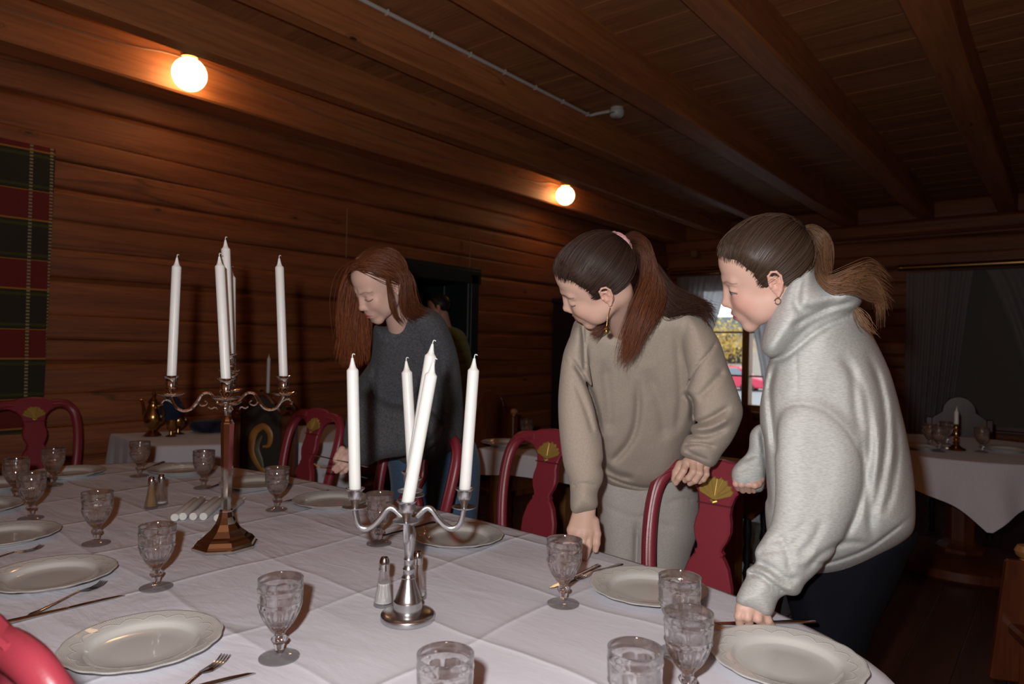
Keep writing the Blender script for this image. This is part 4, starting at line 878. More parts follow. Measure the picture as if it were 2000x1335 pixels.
q = onz(1867, 877, .755); t = thing('candlestick', 'turned brass candlestick with a short pale candle on the round table', 'candlestick', (q[0], q[1], TT))
mb = MB(); mb.lathe([(.052, 0), (.054, .004), (.048, .012), (.03, .02), (.02, .03), (.012, .036)], 8); obj('foot', mb, M['brass'], t, .4)
mb = MB(); mb.lathe([(.012, .036), (.02, .045), (.010, .055), (.018, .068), (.010, .08), (.013, .10), (.008, .115), (.016, .125), (.010, .135), (.012, .150), (.018, .158), (.013, .158), (.012, .15), (.001, .149)], 24); obj('stem', mb, M['brass'], t)
make_candle((q[0], q[1], TT+.150), (q[0], q[1], TT+.265), 'short pale candle in the brass candlestick on the round table')
B0 = rustic_chair((-.62, 6.22, 0), .15, 'dark rounded-back chair behind the candlestick of the round table', M['darkwood'], w=.2, h=1.0, knobs=False, name='turned_leg_chair')
dup(B0, (-1.25, 4.62, 0), 2.3, 'dark turned-leg chair at the round table, beside the hem of the grey hoodie')
dup(B0, (.22, 4.42, 0), PI+.4, 'dark turned-leg chair on the near side of the round table at the right edge')
dup(B0, (.55, 5.3, 0), -PI/2, 'dark turned-leg chair on the outer side of the round table at the right edge')
# near right corner chair with knob
p = at(1990, 1075, 2.25); t = thing('knobbed_chair', 'brown wooden chair back with a round knob at the right edge, nearest the camera', 'chair', (p[0], p[1], 0), .40)
w_ = .22; x0 = .215
mb = MB(); mb.box((-.035, -.02, .25), (.42, .015, p[2]-.03), None, .008); V = mb.V[0]; V[:, 0] -= (p[2]-V[:, 2])*.09*(V[:, 0] < .1); V[:, 1] += (p[2]-V[:, 2])*.05; obj('back_panel', mb, M['rustic'], t, 0)
for x in (0.03, .36):
    mb = MB(); mb.box((x-.025, -.012, .0), (x+.025, .03, p[2]-.03), None, .006); po = obj('back_post', mb, M['rustic'], t, 0)
    mb = MB(); mb.lathe([(.014, 0), (.012, .006), (.027, .018), (.031, .032), (.022, .05), (.001, .055)], 20, TR(x-.01, .005, p[2]-.032)); obj('knob', mb, M['honey'], po)
mb = MB(); mb.box((-.03, -.42, .41), (.42, -.0, .45), None, .01); obj('seat', mb, M['rustic'], t, 0)
for x in (.0, .39): mb = MB(); mb.box((x-.02, -.40, 0), (x+.02, -.36, .41), None, .004); obj('leg', mb, M['rustic'], t, 0)
# dark cabinet in the far left corner and rug
t = thing('tall_cabinet', 'tall dark cabinet standing in the far corner behind the beige sweatshirt', 'cabinet', (-4.27, 6.75, 0))
mb = MB(); mb.box((-.26, -.45, .08), (.26, .45, 1.82), None, .01); mb.box((-.27, -.47, 1.82), (.29, .47, 1.88), None, .01); mb.box((-.25, -.43, 0), (.25, .43, .08)); obj('body', mb, M['dark2'] if 'dark2' in M else plain('blackish_stain', (.02, .012, .01), .5), t, 0)
for s in (-1, 1):
    mb = MB(); mb.box((.255, .01 if s > 0 else -.43, .14), (.272, .43 if s > 0 else -.01, 1.76), None, .004); d_ = obj('door', mb, M['darkwood'], t, 0)
    mb = MB(); mb.lathe([(.001, .02), (.012, .014), (.006, 0)], 12, TR(.272, s*.04, .95, 0, 0, PI/2)); obj('knob', mb, M['brass'], d_)
mb = MB(); mb.box((-2.35, 4.3, 0.001), (-.95, 5.3, .008), None, .003); tag(obj('rug', mb, fabric('pale_plaid_rug', (.22, .20, .20), (.13, .12, .125), .95, 60.), None, 0), 'pale worn rug on the dark floor seen through the red chair back', 'rug')
# carved ornament beyond the door
def onx(x, y, X):
    d = CF+CR*(x-1000)/FPX+CU*(667.5-y)/FPX
    return CP+d*(X/d[0])
q = onx(830, 578, -5.8); t = thing('carved_ornament', 'orange-brown rounded carving on a stand glimpsed through the doorway', 'carving', (q[0], q[1], 0))
mb = MB(); a = np.linspace(0, 2*PI, 40); mb.tube(np.stack([.0*a, .085*np.cos(a), q[2]+.06*np.sin(a)], 1), [.035+.01*math.sin(x*3) for x in a], 10)
for s in (-1, 1): mb.tube(smoothpath([(0, s*.06, q[2]+.05), (0, s*.13, q[2]+.03), (0, s*.16, q[2]-.02)], 10), [.03-.02*i/9 for i in range(10)], 8)
obj('carving', mb, plain('orange_stained_wood', (.50, .17, .03), .5), t)
mb = MB(); mb.lathe([(.16, 0), (.16, .03), (.03, .06), (.025, q[2]-.09), (.06, q[2]-.06), (.001, q[2]-.05)], 20); obj('stand', mb, M['darkwood'], t)
# ------------------------------------------------------------------ signed-distance modelling for the people
def ln(v): return np.sqrt((v*v).sum(-1))
def sph(p, c, r): return ln(p-np.array(c))-r
def ell(p, c, r):
    q = (p-np.array(c))/np.array(r); k = ln(q); k2 = ln(q/np.array(r))+1e-9; return k*(k-1)/k2
def cap(p, a, b, ra, rb=None):
    a = np.array(a, float); b = np.array(b, float); rb = ra if rb is None else rb; d = b-a
    t = np.clip(((p-a)@d)/(d@d+1e-12), 0, 1); return ln(p-a-t[:, None]*d)-(ra+(rb-ra)*t)
def chain(p, P, R, k=.01):
    d = None
    for i in range(len(P)-1):
        e = cap(p, P[i], P[i+1], R[i], R[i+1]); d = e if d is None else smin(d, e, k)
    return d
def smin(a, b, k): h = np.clip(.5+.5*(b-a)/k, 0, 1); return b*(1-h)+a*h-k*h*(1-h)
def smax(a, b, k): return -smin(-a, -b, k)
def sdfmesh(fn, lo, hi, h, slack=1.0):
    """surface nets; only blocks near the surface are evaluated"""
    lo = np.array(lo, float); hi = np.array(hi, float); B = 8; nb = np.ceil((hi-lo)/(h*B)).astype(int)
    I = np.stack(np.meshgrid(*[np.arange(n) for n in nb], indexing='ij'), -1).reshape(-1, 3); C_ = lo+(I+.5)*h*B
    dc = np.concatenate([fn(c) for c in np.array_split(C_, max(1, len(C_)//100000))])
    N_ = nb*B+1; D = np.repeat(np.repeat(np.repeat(dc.reshape(nb), B, 0), B, 1), B, 2); D = np.pad(D, ((0, 1),)*3, mode='edge').astype(np.float32); del_ = None
    near = np.abs(dc) < h*B*.9*(1+slack)
    loc = np.stack(np.meshgrid(*[np.arange(B+1)]*3, indexing='ij'), -1).reshape(-1, 3)
    nodes = (I[near][:, None]*B+loc[None]).reshape(-1, 3); flat = np.unique(np.ravel_multi_index(nodes.T, N_))
    ijk = np.stack(np.unravel_index(flat, N_), 1); P = lo+ijk*h
    Df = D.reshape(-1)
    for s in range(0, len(flat), 250000): Df[flat[s:s+250000]] = fn(P[s:s+250000])
    D = Df.reshape(N_); S = D < 0
    c = S[:-1, :-1, :-1].astype(np.int8); tot = np.zeros(c.shape, np.int8)
    for i in (0, 1):
        for j in (0, 1):
            for k in (0, 1): tot += S[i:N_[0]-1+i, j:N_[1]-1+j, k:N_[2]-1+k]
    cells = np.argwhere((tot > 0) & (tot < 8)); idx = -np.ones(tot.shape, np.int64); idx[tuple(cells.T)] = np.arange(len(cells))
    acc = np.zeros((len(cells), 3)); cnt = np.zeros(len(cells))
    cor = [(i, j, k) for i in (0, 1) for j in (0, 1) for k in (0, 1)]
    for a in cor:
        for ax in range(3):
            if a[ax]: continue
            b = list(a); b[ax] = 1
            da = D[tuple((cells+a).T)]; db = D[tuple((cells+b).T)]; m = (da < 0) != (db < 0); t = np.where(m, da/(da-db+1e-20), 0)
            p = np.tile(np.array(a, float), (len(cells), 1)); p[:, ax] += t; acc += p*m[:, None]; cnt += m
    V = lo+(cells+acc/cnt[:, None])*h; F = []
    for ax in range(3):
        o1, o2 = [(1, 2), (2, 0), (0, 1)][ax]; sl = [slice(1, n-1) for n in N_]; sl[ax] = slice(0, N_[ax]-1)
        s2 = [slice(1, n-1) for n in N_]; s2[ax] = slice(1, N_[ax])
        A_, B_ = S[tuple(sl)], S[tuple(s2)]; e = np.argwhere(A_ != B_); off = np.ones(3, int); off[ax] = 0; e = e+off
        sg = S[tuple(e.T)]; d1 = np.zeros(3, int); d1[o1] = 1; d2 = np.zeros(3, int); d2[o2] = 1
        q = np.stack([idx[tuple((e-d1-d2).T)], idx[tuple((e-d2).T)], idx[tuple(e.T)], idx[tuple((e-d1).T)]], 1); q[~sg] = q[~sg][:, ::-1]; F.append(q)
    F = np.concatenate(F); F = F[(F >= 0).all(1)]
    return V, F
def smooth_mesh(V, F, it=2):
    E_ = np.concatenate([F[:, [0, 1]], F[:, [1, 2]], F[:, [2, 3]], F[:, [3, 0]]])
    for _ in range(it):
        A = np.zeros_like(V); n = np.zeros(len(V)); np.add.at(A, E_[:, 0], V[E_[:, 1]]); np.add.at(A, E_[:, 1], V[E_[:, 0]]); np.add.at(n, E_[:, 0], 1); np.add.at(n, E_[:, 1], 1)
        V = V*.5+.5*A/np.maximum(n, 1)[:, None]
    return V
def noise3(p, sc, seed=0):
    rs = np.random.default_rng(seed); o = 0
    for k in range(5):
        w_ = rs.normal(size=3); w_ *= sc*(.6+.35*k)/np.linalg.norm(w_); o = o+np.sin(p@w_+rs.uniform(0, 6))/(1+.35*k)
    return o/3
# picture-plane outline with real thickness, standing at its own distance
def poly_sdf(P, Q):
    d = np.full(len(Q), 1e9); ins = np.zeros(len(Q), bool); n = len(P)
    for i in range(n):
        a, b = P[i], P[(i+1) % n]; e = b-a; w_ = Q-a; t = np.clip((w_@e)/(e@e+1e-12), 0, 1); r = w_-t[:, None]*e; d = np.minimum(d, (r*r).sum(1))
        c = ((a[1] > Q[:, 1]) != (b[1] > Q[:, 1])) & (Q[:, 0] < (b[0]-a[0])*(Q[:, 1]-a[1])/(b[1]-a[1]+1e-12)+a[0]); ins ^= c
    d = np.sqrt(d); return np.where(ins, -d, d)
class Pillow:
    def __init__(s, px, D, T, R, y0=None, tv=0, tu=0, blur=1, bulge=0):
        """px outline in photo pixels at distance D; half thickness T, edge rounding R; tv/tu tilt the depth per metre up / to the right"""
        s.D, s.T, s.R, s.tv, s.tu, s.bulge = D, T, R, tv, tu, bulge
        P = np.array(px, float); u = (P[:, 0]-1000)/FPX*D; v = (667.5-P[:, 1])/FPX*D; P = np.c_[u, v]
        P2 = smoothclosed(P, 4); s.c = P2.mean(0); s.h = .006; s.lo = P2.min(0)-.12; n = np.ceil((P2.max(0)+.12-s.lo)/s.h).astype(int)+1; s.n = n
        g = np.stack(np.meshgrid(s.lo[0]+np.arange(n[0])*s.h, s.lo[1]+np.arange(n[1])*s.h, indexing='ij'), -1).reshape(-1, 2)
        G = poly_sdf(P2, g).reshape(n)
        for _ in range(blur): G[1:-1, 1:-1] = (G[1:-1, 1:-1]*2+G[:-2, 1:-1]+G[2:, 1:-1]+G[1:-1, :-2]+G[1:-1, 2:])/6
        s.G = G
    def uvw(s, p):
        q = p-CP; d = q@CF; return (q@CR), (q@CU), d
    def __call__(s, p):
        u, v, d = s.uvw(p); k = s.D/np.maximum(d, .2); k = 1+(k-1)*1.0; u = u*k; v = v*k
        x = (u-s.lo[0])/s.h; y = (v-s.lo[1])/s.h; xc = np.clip(x, 0, s.n[0]-1.001); yc = np.clip(y, 0, s.n[1]-1.001); i = xc.astype(int); j = yc.astype(int); a = xc-i; b = yc-j
        g = (s.G[i, j]*(1-a)*(1-b)+s.G[i+1, j]*a*(1-b)+s.G[i, j+1]*(1-a)*b+s.G[i+1, j+1]*a*b)+np.hypot(x-xc, y-yc)*s.h
        w_ = d-(s.D+s.tv*(v-s.c[1])+s.tu*(u-s.c[0])); R = s.R
        T = s.T
        return np.sqrt(np.maximum(g+R, 0)**2+(w_*R/T)**2)-R
def smoothclosed(P, k):
    n = len(P); out = []
    for i in range(n):
        a, b, c, d = P[i-1], P[i], P[(i+1) % n], P[(i+2) % n]
        for t in np.arange(k)/k: out.append(.5*((2*b)+(c-a)*t+(2*a-5*b+4*c-d)*t*t+(3*b-a-3*c+d)*t**3))
    return np.array(out)
class Creases:
    """fold lines: valleys (depth > 0) or ridges (depth < 0) following lines seen on the cloth"""
    def __init__(s, D, lines): s.L = [(smoothclosed_open((np.array(P, float)-[1000, 667.5])*[1, -1]/FPX, 6), dep, w) for P, dep, w in lines]; s.D = D
    def __call__(s, p):
        q = p-CP; d = q@CF; uv = np.stack([(q@CR)/d, (q@CU)/d], 1); o = np.zeros(len(p))
        for P, dep, w_ in s.L:
            lo = P.min(0)-w_*4/s.D; hi = P.max(0)+w_*4/s.D; m = ((uv > lo) & (uv < hi)).all(1)
            if not m.any(): continue
            Q = uv[m]; best = np.full(len(Q), 1e9); tt = np.zeros(len(Q)); n = len(P)-1
            for i in range(n):
                a, b = P[i], P[i+1]; e = b-a; w2 = Q-a; t = np.clip((w2@e)/(e@e+1e-12), 0, 1); r = ((w2-t[:, None]*e)**2).sum(1); k = r < best; best[k] = r[k]; tt[k] = (i+t[k])/n
            x = np.sqrt(best)*s.D/w_; fade = np.clip(np.minimum(tt, 1-tt)*6, 0, 1)
            o[m] += dep*fade*np.exp(-x*x)
        return o
def smoothclosed_open(P, k):
    return np.array([[a, b] for a, b in smoothpath(np.c_[P, np.zeros(len(P))], (len(P)-1)*k+1)[:, :2]])
# ------------------------------------------------------------------ head
class Head:
    def __init__(s, pos, ang, scale=.95):
        y, p_, r_ = [math.radians(a) for a in ang]
        s.R = np.array(Matrix.Rotation(y, 3, 'Z')@Matrix.Rotation(p_, 3, 'X')@Matrix.Rotation(r_, 3, 'Y')); s.o = np.array(pos); s.s = scale
    def loc(s, p): return ((p-s.o)@s.R)/s.s
    def w(s, q): return s.o+(np.asarray(q, float)*s.s)@s.R.T
    def skull(s, q):
        d = ell(q, (0, -.014, .040), (.074, .093, .083)); d = smin(d, ell(q, (0, .022, -.010), (.063, .066, .085)), .02); return smin(d, sph(q, (0, .03, .055), .058), .02)
    def __call__(s, p, full=True):
        q = s.loc(p); a = q.copy(); a[:, 0] = np.abs(a[:, 0]); d = s.skull(a)
        d = smin(d, cap(a, (.046, .005, -.050), (.014, .068, -.096), .021, .015), .03)
        d = smin(d, sph(a, (.034, .060, -.028), .027), .02); d = smin(d, sph(a, (.038, .038, -.058), .024), .03); d = smin(d, ell(q, (0, .072, -.098), (.021, .016, .017)), .022)
        d = smin(d, ell(q, (0, .072, -.046), (.034, .024, .034)), .018)
        d = smin(d, cap(a, (.012, .083, .026), (.040, .068, .026), .010, .009), .014)
        d = smax(d, -sph(a, (.033, .1115, .006), .021), .014)
        d = smin(d, sph(a, (.0315, .0738, .002), .0133), .007)
        d = smin(d, cap(q, (0, .087, .016), (0, .1005, -.026), .0072, .0100), .013); d = smin(d, sph(q, (0, .1050, -.0305), .0098), .007)
        d = smin(d, sph(a, (.0105, .0960, -.0355), .0078), .008); d = smax(d, -sph(a, (.0060, .1000, -.0440), .0030), .003)
        d = smin(d, ell(q, (0, .080, -.066), (.028, .018, .020)), .015)
        d = smin(d, cap(a, (0, .0980, -.0610), (.022, .0870, -.0668), .0056, .0026), .004)
        d = smin(d, cap(a, (0, .0962, -.0725), (.020, .0870, -.0705), .0068, .0030), .004)
        d = smax(d, -cap(a, (0, .1045, -.0668), (.021, .0915, -.0682), .0024, .0012), .003)
        e = ell(a-np.array([.0735, -.013, -.001]), (0, 0, 0), (.0052, .0160, .029))
        e = smin(e, chain(a, [(.075, -.002, .010), (.078, -.003, .022), (.0795, -.012, .029), (.080, -.022, .026), (.080, -.028, .013), (.0795, -.026, -.004), (.078, -.018, -.019), (.076, -.009, -.029)], [.0028]*7+[.005], .002), .002)
        e = smin(e, chain(a, [(.078, -.008, .016), (.0785, -.017, .011), (.0785, -.019, -.001), (.077, -.013, -.014), (.0765, -.005, -.013)], [.0022]*5, .002), .0015); e = smin(e, sph(a, (.0765, -.001, -.004), .0038), .003)
        e = smax(e, -ell(a, (.0805, -.0095, .001), (.0058, .0065, .0095)), .002); d = smin(d, e, .004)
        return d*s.s
    def tint(s, p, hair=(.05, .03, .02), lips=(.42, .12, .11), eyes='down', base=(.60, .37, .29), brow=1.0, flush=.5):
        q = s.loc(p); a = q.copy(); a[:, 0] = np.abs(a[:, 0]); C_ = np.tile(np.array(base), (len(p), 1))
        def blend(m, c): nonlocal C_; m = np.clip(m, 0, 1)[:, None]; C_ = C_*(1-m)+np.array(c)*m
        blend(flush*np.exp(-(ln(a-np.array([.045, .062, -.030]))/.024)**2), (.62, .27, .22)); blend(.35*np.exp(-(ln(q-np.array([0, .112, -.032]))/.014)**2), (.62, .28, .23))
        blend(.4*np.exp(-(ln(a-np.array([.078, -.012, 0]))/.03)**2), (.62, .28, .22))
        lu = cap(a, (0, .0990, -.0610), (.023, .0870, -.0668), .0055, .0022); ll = cap(a, (0, .0975, -.0725), (.021, .0870, -.0705), .0066, .0026)
        blend(np.clip(1-np.minimum(lu, ll)/.0022, 0, 1)*(q[:, 1] > .07), lips); blend(np.exp(-(cap(a, (0, .100, -.0668), (.021, .088, -.0682), .0008)/.0016)**2), (.10, .02, .02))
        zb = np.where(a[:, 0] < .036, .0225+.0070*(a[:, 0]-.013)/.023, .0295-.0065*(a[:, 0]-.036)/.016); wb = .0030*np.clip(1.25-(a[:, 0]-.013)/.055, .3, 1)
        blend(brow*.8*((q[:, 1] > .05) & (a[:, 0] > .011) & (a[:, 0] < .053))*np.exp(-((q[:, 2]-zb)/wb)**2), hair)
        ex = (a[:, 0]-.0320)/.0150; front = (q[:, 1] > .060) & (np.abs(ex) < 1.15)
        if eyes == 'down':
            zl = -.0035-.0035*(1-ex**2); blend(front*np.exp(-((q[:, 2]-zl)/.0019)**2), (.03, .016, .012)); blend(front*.35*np.exp(-((q[:, 2]-.010)/.0022)**2), (.33, .17, .13))
        else:
            up = .0066*(1-ex**2)-.0006; lo_ = -.0046*(1-ex**2)-.0008; inside = front & (q[:, 2] < up) & (q[:, 2] > lo_); blend(inside*1., (.30, .27, .26))
            ir = np.hypot(a[:, 0]-.0330, q[:, 2]+.0012); blend((inside & (ir < .0085))*1., (.08, .10, .11)); blend((inside & (ir < .0024))*1., (.01, .01, .01)); blend(front*np.exp(-((q[:, 2]-up)/.0017)**2), (.03, .018, .012)); blend(front*.4*np.exp(-((q[:, 2]-lo_)/.0010)**2), (.35, .16, .13))
        return C_
def hand(p, wrist, knuckles, fingers, thumb, r=.0088, palm=.014, k=.006):
    """knuckles: 4 points; fingers: 4 lists of joints after the knuckle; thumb: list from its base"""
    d = None; W = np.array(wrist)
    for i, K in enumerate(knuckles):
        e = cap(p, W+(np.array(knuckles[i])-np.array(knuckles).mean(0))*.55, K, palm*1.05, palm*.78); d = e if d is None else smin(d, e, .012)
    for i in range(3): d = smin(d, cap(p, knuckles[i], knuckles[i+1], palm*.72), .008)
    f = None
    for i, F_ in enumerate(fingers):
        rr = r*(1, 1.03, .98, .86)[i]; P = [knuckles[i]]+list(F_); R = [rr*1.12, rr*1.02, rr*.94, rr*.80, rr*.7][:len(P)]; e = chain(p, P, R, .003); f = e if f is None else np.minimum(f, e) if i == 0 else smin(f, e, .0016)
    d = smin(d, f, k)
    P = list(thumb); R = [palm*1.0, r*1.22, r*1.12, r*.92][:len(P)]; return smin(d, chain(p, P, R, .004), .006)
def tex(D, *pts): return [at(x, y, D+(z if z is not None else 0)) for x, y, z in pts]
def add_sdf(mb, fn, lo, hi, h, tint=None, it=1, slack=1.0):
    V, F = sdfmesh(fn, lo, hi, h, slack)
    if len(V) == 0: print('EMPTY sdf', lo, hi); return
    V = smooth_mesh(V, F, it); mb.add(V, F.tolist(), tint(V) if tint is not None else None)
def bbox(pts, m): pts = np.array(pts); return pts.min(0)-m, pts.max(0)+m
def pxbox(x0, y0, x1, y1, d0, d1):
    P = [at(x, y, d) for x in (x0, x1) for y in (y0, y1) for d in (d0, d1)]; return np.min(P, 0), np.max(P, 0)
# ------------------------------------------------------------------ hair
HAIR = {}
def hairmat(name, rough=.46):
    m, nt, b = newmat(name); a_ = N(nt, 'ShaderNodeAttribute', attribute_name='tint'); nt.links.new(a_.outputs[0], b.inputs['Base Color']); setc(b, Roughness=rough, Specular_IOR_Level=.32, Sheen_Weight=.0); return m
M['hair'] = hairmat('hair_strands')
def strands(mb, paths, col, r=.0006, var=.35, tip=None, seg=3, seed=0):
    """paths (n,m,3)"""
    rs = np.random.default_rng(seed); n, m, _ = paths.shape; T = np.gradient(paths, axis=1); T /= ln(T)[..., None]+1e-9
    rnd = rs.normal(size=(n, 1, 3)); X = np.cross(T, rnd); X /= ln(X)[..., None]+1e-9; Y = np.cross(T, X); s_ = np.linspace(0, 1, m); rad = (r*(1-.75*s_**3)*np.clip(.25+s_*9, 0, 1))[None, :, None]*rs.uniform(.7, 1.4, (n, 1, 1))
    V = np.stack([paths+rad*(math.cos(a)*X+math.sin(a)*Y) for a in np.arange(seg)*2*PI/seg], 2); V = V.reshape(-1, 3)
    base = (np.arange(n)*m*seg)[:, None, None]; i = np.arange(m-1)[None, :, None]*seg; j = np.arange(seg)[None, None]; j2 = (j+1) % seg
    F = np.stack([base+i+j, base+i+j2, base+i+seg+j2, base+i+seg+j], -1).reshape(-1, 4)
    c = np.array(col)[None, None]*rs.uniform(1-var, 1+var, (n, 1, 1)); c = np.repeat(c, m, 1)
    if tip is not None: c = c*(1-s_[None, :, None])+np.array(tip)*rs.uniform(1-var, 1+var, (n, 1, 1))*s_[None, :, None]
    mb.add(V, F.tolist(), np.repeat(c, seg, 1).reshape(-1, 3))
def sheet(guides, n, m=26, jit=.006, clump=7, seed=0, thick=.012, wave=.0, spread=None):
    """strands flowing between neighbouring guide paths; guides list of (k,3) world points"""
    rs = np.random.default_rng(seed); G = np.array([smoothpath(g, m) for g in guides]); u = rs.uniform(0, len(G)-1-1e-6, n); i = u.astype(int); f = (u-i)[:, None, None]
    P = G[i]*(1-f)+G[i+1]*f if len(G) > 1 else G[np.zeros(n, int)]
    s_ = np.linspace(0, 1, m)[None, :, None]; cl = rs.integers(0, clump, n); cj = rs.normal(size=(clump, 1, 3))*jit*1.6; off = rs.normal(size=(n, 1, 3))*thick*.5; j = rs.normal(size=(n, 1, 3))*jit
    env = (.35+.65*np.sin(np.clip(s_*1.15, 0, 1)*PI)) if spread is None else spread(s_)
    P = P+off*env+(cj[cl]+j*.6)*s_**1.4
    if wave: ph = rs.uniform(0, 6, (clump, 1, 1))[cl]; P = P+wave*np.sin(s_*9+ph)*rs.normal(size=(clump, 1, 3))[cl]*s_
    L = rs.uniform(.72, 1.0, (n,))**.8; L[rs.random(n) < .3] *= .85; Q = np.empty_like(P); t = np.linspace(0, m-1, m)
    for a in range(n):
        tt = t*L[a]; k = np.minimum(tt.astype(int), m-2); w_ = (tt-k)[:, None]; Q[a] = P[a, k]*(1-w_)+P[a, k+1]*w_
    return Q
def scalp(H, starts, T, n_each=1, m=16, lift=.0075, seed=0, bow=None):
    """strands hugging the skull from hairline points to T (all head-local)"""
    rs = np.random.default_rng(seed); S = np.asarray(starts, float); T = np.asarray(T, float)
    T = np.tile(T, (len(S), 1)) if T.ndim == 1 else T; c = np.array([0, -.01, .02]); n = len(S); t = np.linspace(0, 1, m)[None, :, None]
    a = S-c; b = T-c; ra = ln(a)[:, None, None]; rb = ln(b)[:, None, None]; a = a/ln(a)[:, None]; b = b/ln(b)[:, None]
    om = np.arccos(np.clip((a*b).sum(1), -1, 1))[:, None, None]; D = (np.sin((1-t)*om)*a[:, None]+np.sin(t*om)*b[:, None])/np.sin(om)
    if bow is not None: D = D+np.array(bow)*np.sin(t*PI)
    D /= ln(D)[..., None]; Dm = D.reshape(-1, 3); lo_ = np.full(len(Dm), .04); hi_ = np.full(len(Dm), .16)
    for _ in range(14): mid = (lo_+hi_)/2; ins = H.skull(c+Dm*mid[:, None]) < 0; lo_ = np.where(ins, mid, lo_); hi_ = np.where(ins, hi_, mid)
    r_ = lo_.reshape(n, m, 1)+lift*(.35+.65*np.sin(np.clip(t*1.3+.1, 0, 1)*PI/2))*rs.uniform(.75, 1.15, (n, 1, 1)); P = c+D*r_
    return H.w(P.reshape(-1, 3)).reshape(n, m, 3)
def hl_off(a):
    t = np.exp(-(((a[:, 0]-.058)/.020)**2+((a[:, 1]-.050)/.024)**2)); s_ = np.exp(-(((a[:, 0]-.073)/.025)**2+((a[:, 1]-.012)/.012)**2)); f = np.exp(-((a[:, 0])/.03)**2)*(a[:, 1] > .04)
    return .012*t-.020*s_*(a[:, 2] < .03)+.004*f
def capmesh(H, mb, col, plane=(-.72, .69, .002), off=.0065, h=.004, col2=None, cut=None):
    nz = np.array([0, plane[0], plane[1]])
    def f(p):
        q = H.loc(p); a = q.copy(); a[:, 0] = np.abs(a[:, 0]); m_ = plane[2]+hl_off(a)-q@nz; d = H.skull(a)-off*np.clip(-m_/.035, .12, 1)
        if cut is not None: m_ = np.maximum(m_, cut(q))
        m_ = m_+.0025*noise3(q, 220, 3)
        return smax(d, m_, .006)*H.s
    R_ = .15; V, F = sdfmesh(f, H.o-R_, H.o+R_, h); V = smooth_mesh(V, F, 1); q = H.loc(V); nn = .5+.5*np.sin(np.arctan2(q[:, 0], q[:, 2]-.02)*60+noise3(q, 90, 5)*3)
    c = np.array(col)[None]*(.6+.5*nn[:, None]); mb.add(V, F.tolist(), c)
def hairline(n, seed=0, plane=(-.72, .69, .002), jit=.004, H=None):
    """points along the hairline plane section of the skull, both sides"""
    rs = np.random.default_rng(seed); th = rs.uniform(0, 2*PI, n); u = np.array([1., 0, 0]); nz = np.array([0, plane[0], plane[1]]); nz /= np.linalg.norm(nz); v = np.cross(nz, u)
    D = np.cos(th)[:, None]*u+np.sin(th)[:, None]*v; off = -.004+rs.uniform(0, .014, n)+rs.uniform(0, .05, n)*(rs.random(n) < .45)
    P = D*np.array([.078, .102, .102]); A = P.copy(); A[:, 0] = np.abs(A[:, 0]); return P+nz*(plane[2]+off+hl_off(A))[:, None]
# ------------------------------------------------------------------ people
M['skin'] = tinted('skin', .48, .35, sss=.12, bump=(700., .12, .0004))
M['heather'] = fabric('heather_grey_fleece', (.555, .56, .54), (.45, .455, .44), .97, 600., .25, .0005, streak=(.5, .5, 2.2), sheen=0)
M['beige'] = fabric('beige_fleece', (.40, .335, .275), (.36, .30, .245),   .95, 600., .3, .0005, sheen=.08)
M['sand'] = fabric('sand_trouser_cloth', (.46, .42, .39), None, .85, 700., .2, .0004)
M['charcoal'] = fabric('charcoal_wool_knit', (.088, .092, .102), (.048, .051, .058), .95, 500., .6, .0012, sheen=.04)
M['denim'] = fabric('blue_denim', (.065, .13, .22), (.04, .085, .15), .85, 900., .3, .0005)
M['leggings'] = fabric('black_leggings', (.0045, .005, .009), None, .95, 700., .1, .0003, sheen=0)
M['leggings'].node_tree.nodes['Principled BSDF'].inputs['Specular IOR Level'].default_value = .15
M['olive'] = fabric('olive_quilted_jacket', (.20, .21, .06), (.14, .15, .04), .8, 200., .4, .002)
def body_mesh(root, H, others, hands, region, tint, coarse_box, hh=.0018, clothes=None, neck=None):
    """skin: head and hands fine, the clothed rest coarse, all one mesh"""
    def fn_all(p):
        o = others(p)
        if clothes is not None: o = np.maximum(o, clothes(p)+.009)
        h_d = H(p)
        if neck is not None: h_d = smin(h_d, cap(p, *neck), .02)
        return smin(smin(h_d, o, .006), np.min([h_[0](p) for h_ in hands], 0) if hands else np.full(len(p), 9.), .006)
    boxes = [region]+[h_[1] for h_ in hands]; mb = MB(); base = lambda V: tint(V)
    for i, (lo, hi) in enumerate(boxes): add_sdf(mb, fn_all, lo, hi, hh if i == 0 else .0020, base, 1)
    def rest(p):
        d = fn_all(p)
        if clothes is not None: d = np.maximum(d, clothes(p)+.006)
        for lo, hi in boxes: c = (np.array(lo)+hi)/2; e = (np.array(hi)-lo)/2-.003; d = np.maximum(d, -(np.abs(p-c)-e).max(1))
        return d
    add_sdf(mb, rest, coarse_box[0], coarse_box[1], .009, base, 2)
    return obj('body', mb, M['skin'], root, 3, off=root.location)
def garment(name, root, fn, box, h, mat, it=2, **k):
    mb = MB(); add_sdf(mb, fn, box[0], box[1], h, None, it); return obj(name, mb, mat, root, 3, off=root.location, **k)
def legs_fn(px, D, foot, fwd, side, spread=.09, r=(.085, .06, .045), zk=.47):
    hip = at(*px, D)
    def f(p):
        d = None
        for s in (-1, 1):
            f_ = np.array(foot)+side*spread*s; hp = hip+side*spread*s; kn = (hp+f_)/2; kn[2] = zk; e = chain(p, [hp, kn, np.array([f_[0], f_[1], .09])], r, .02); d = e if d is None else smin(d, e, .02)
        return d
    return f
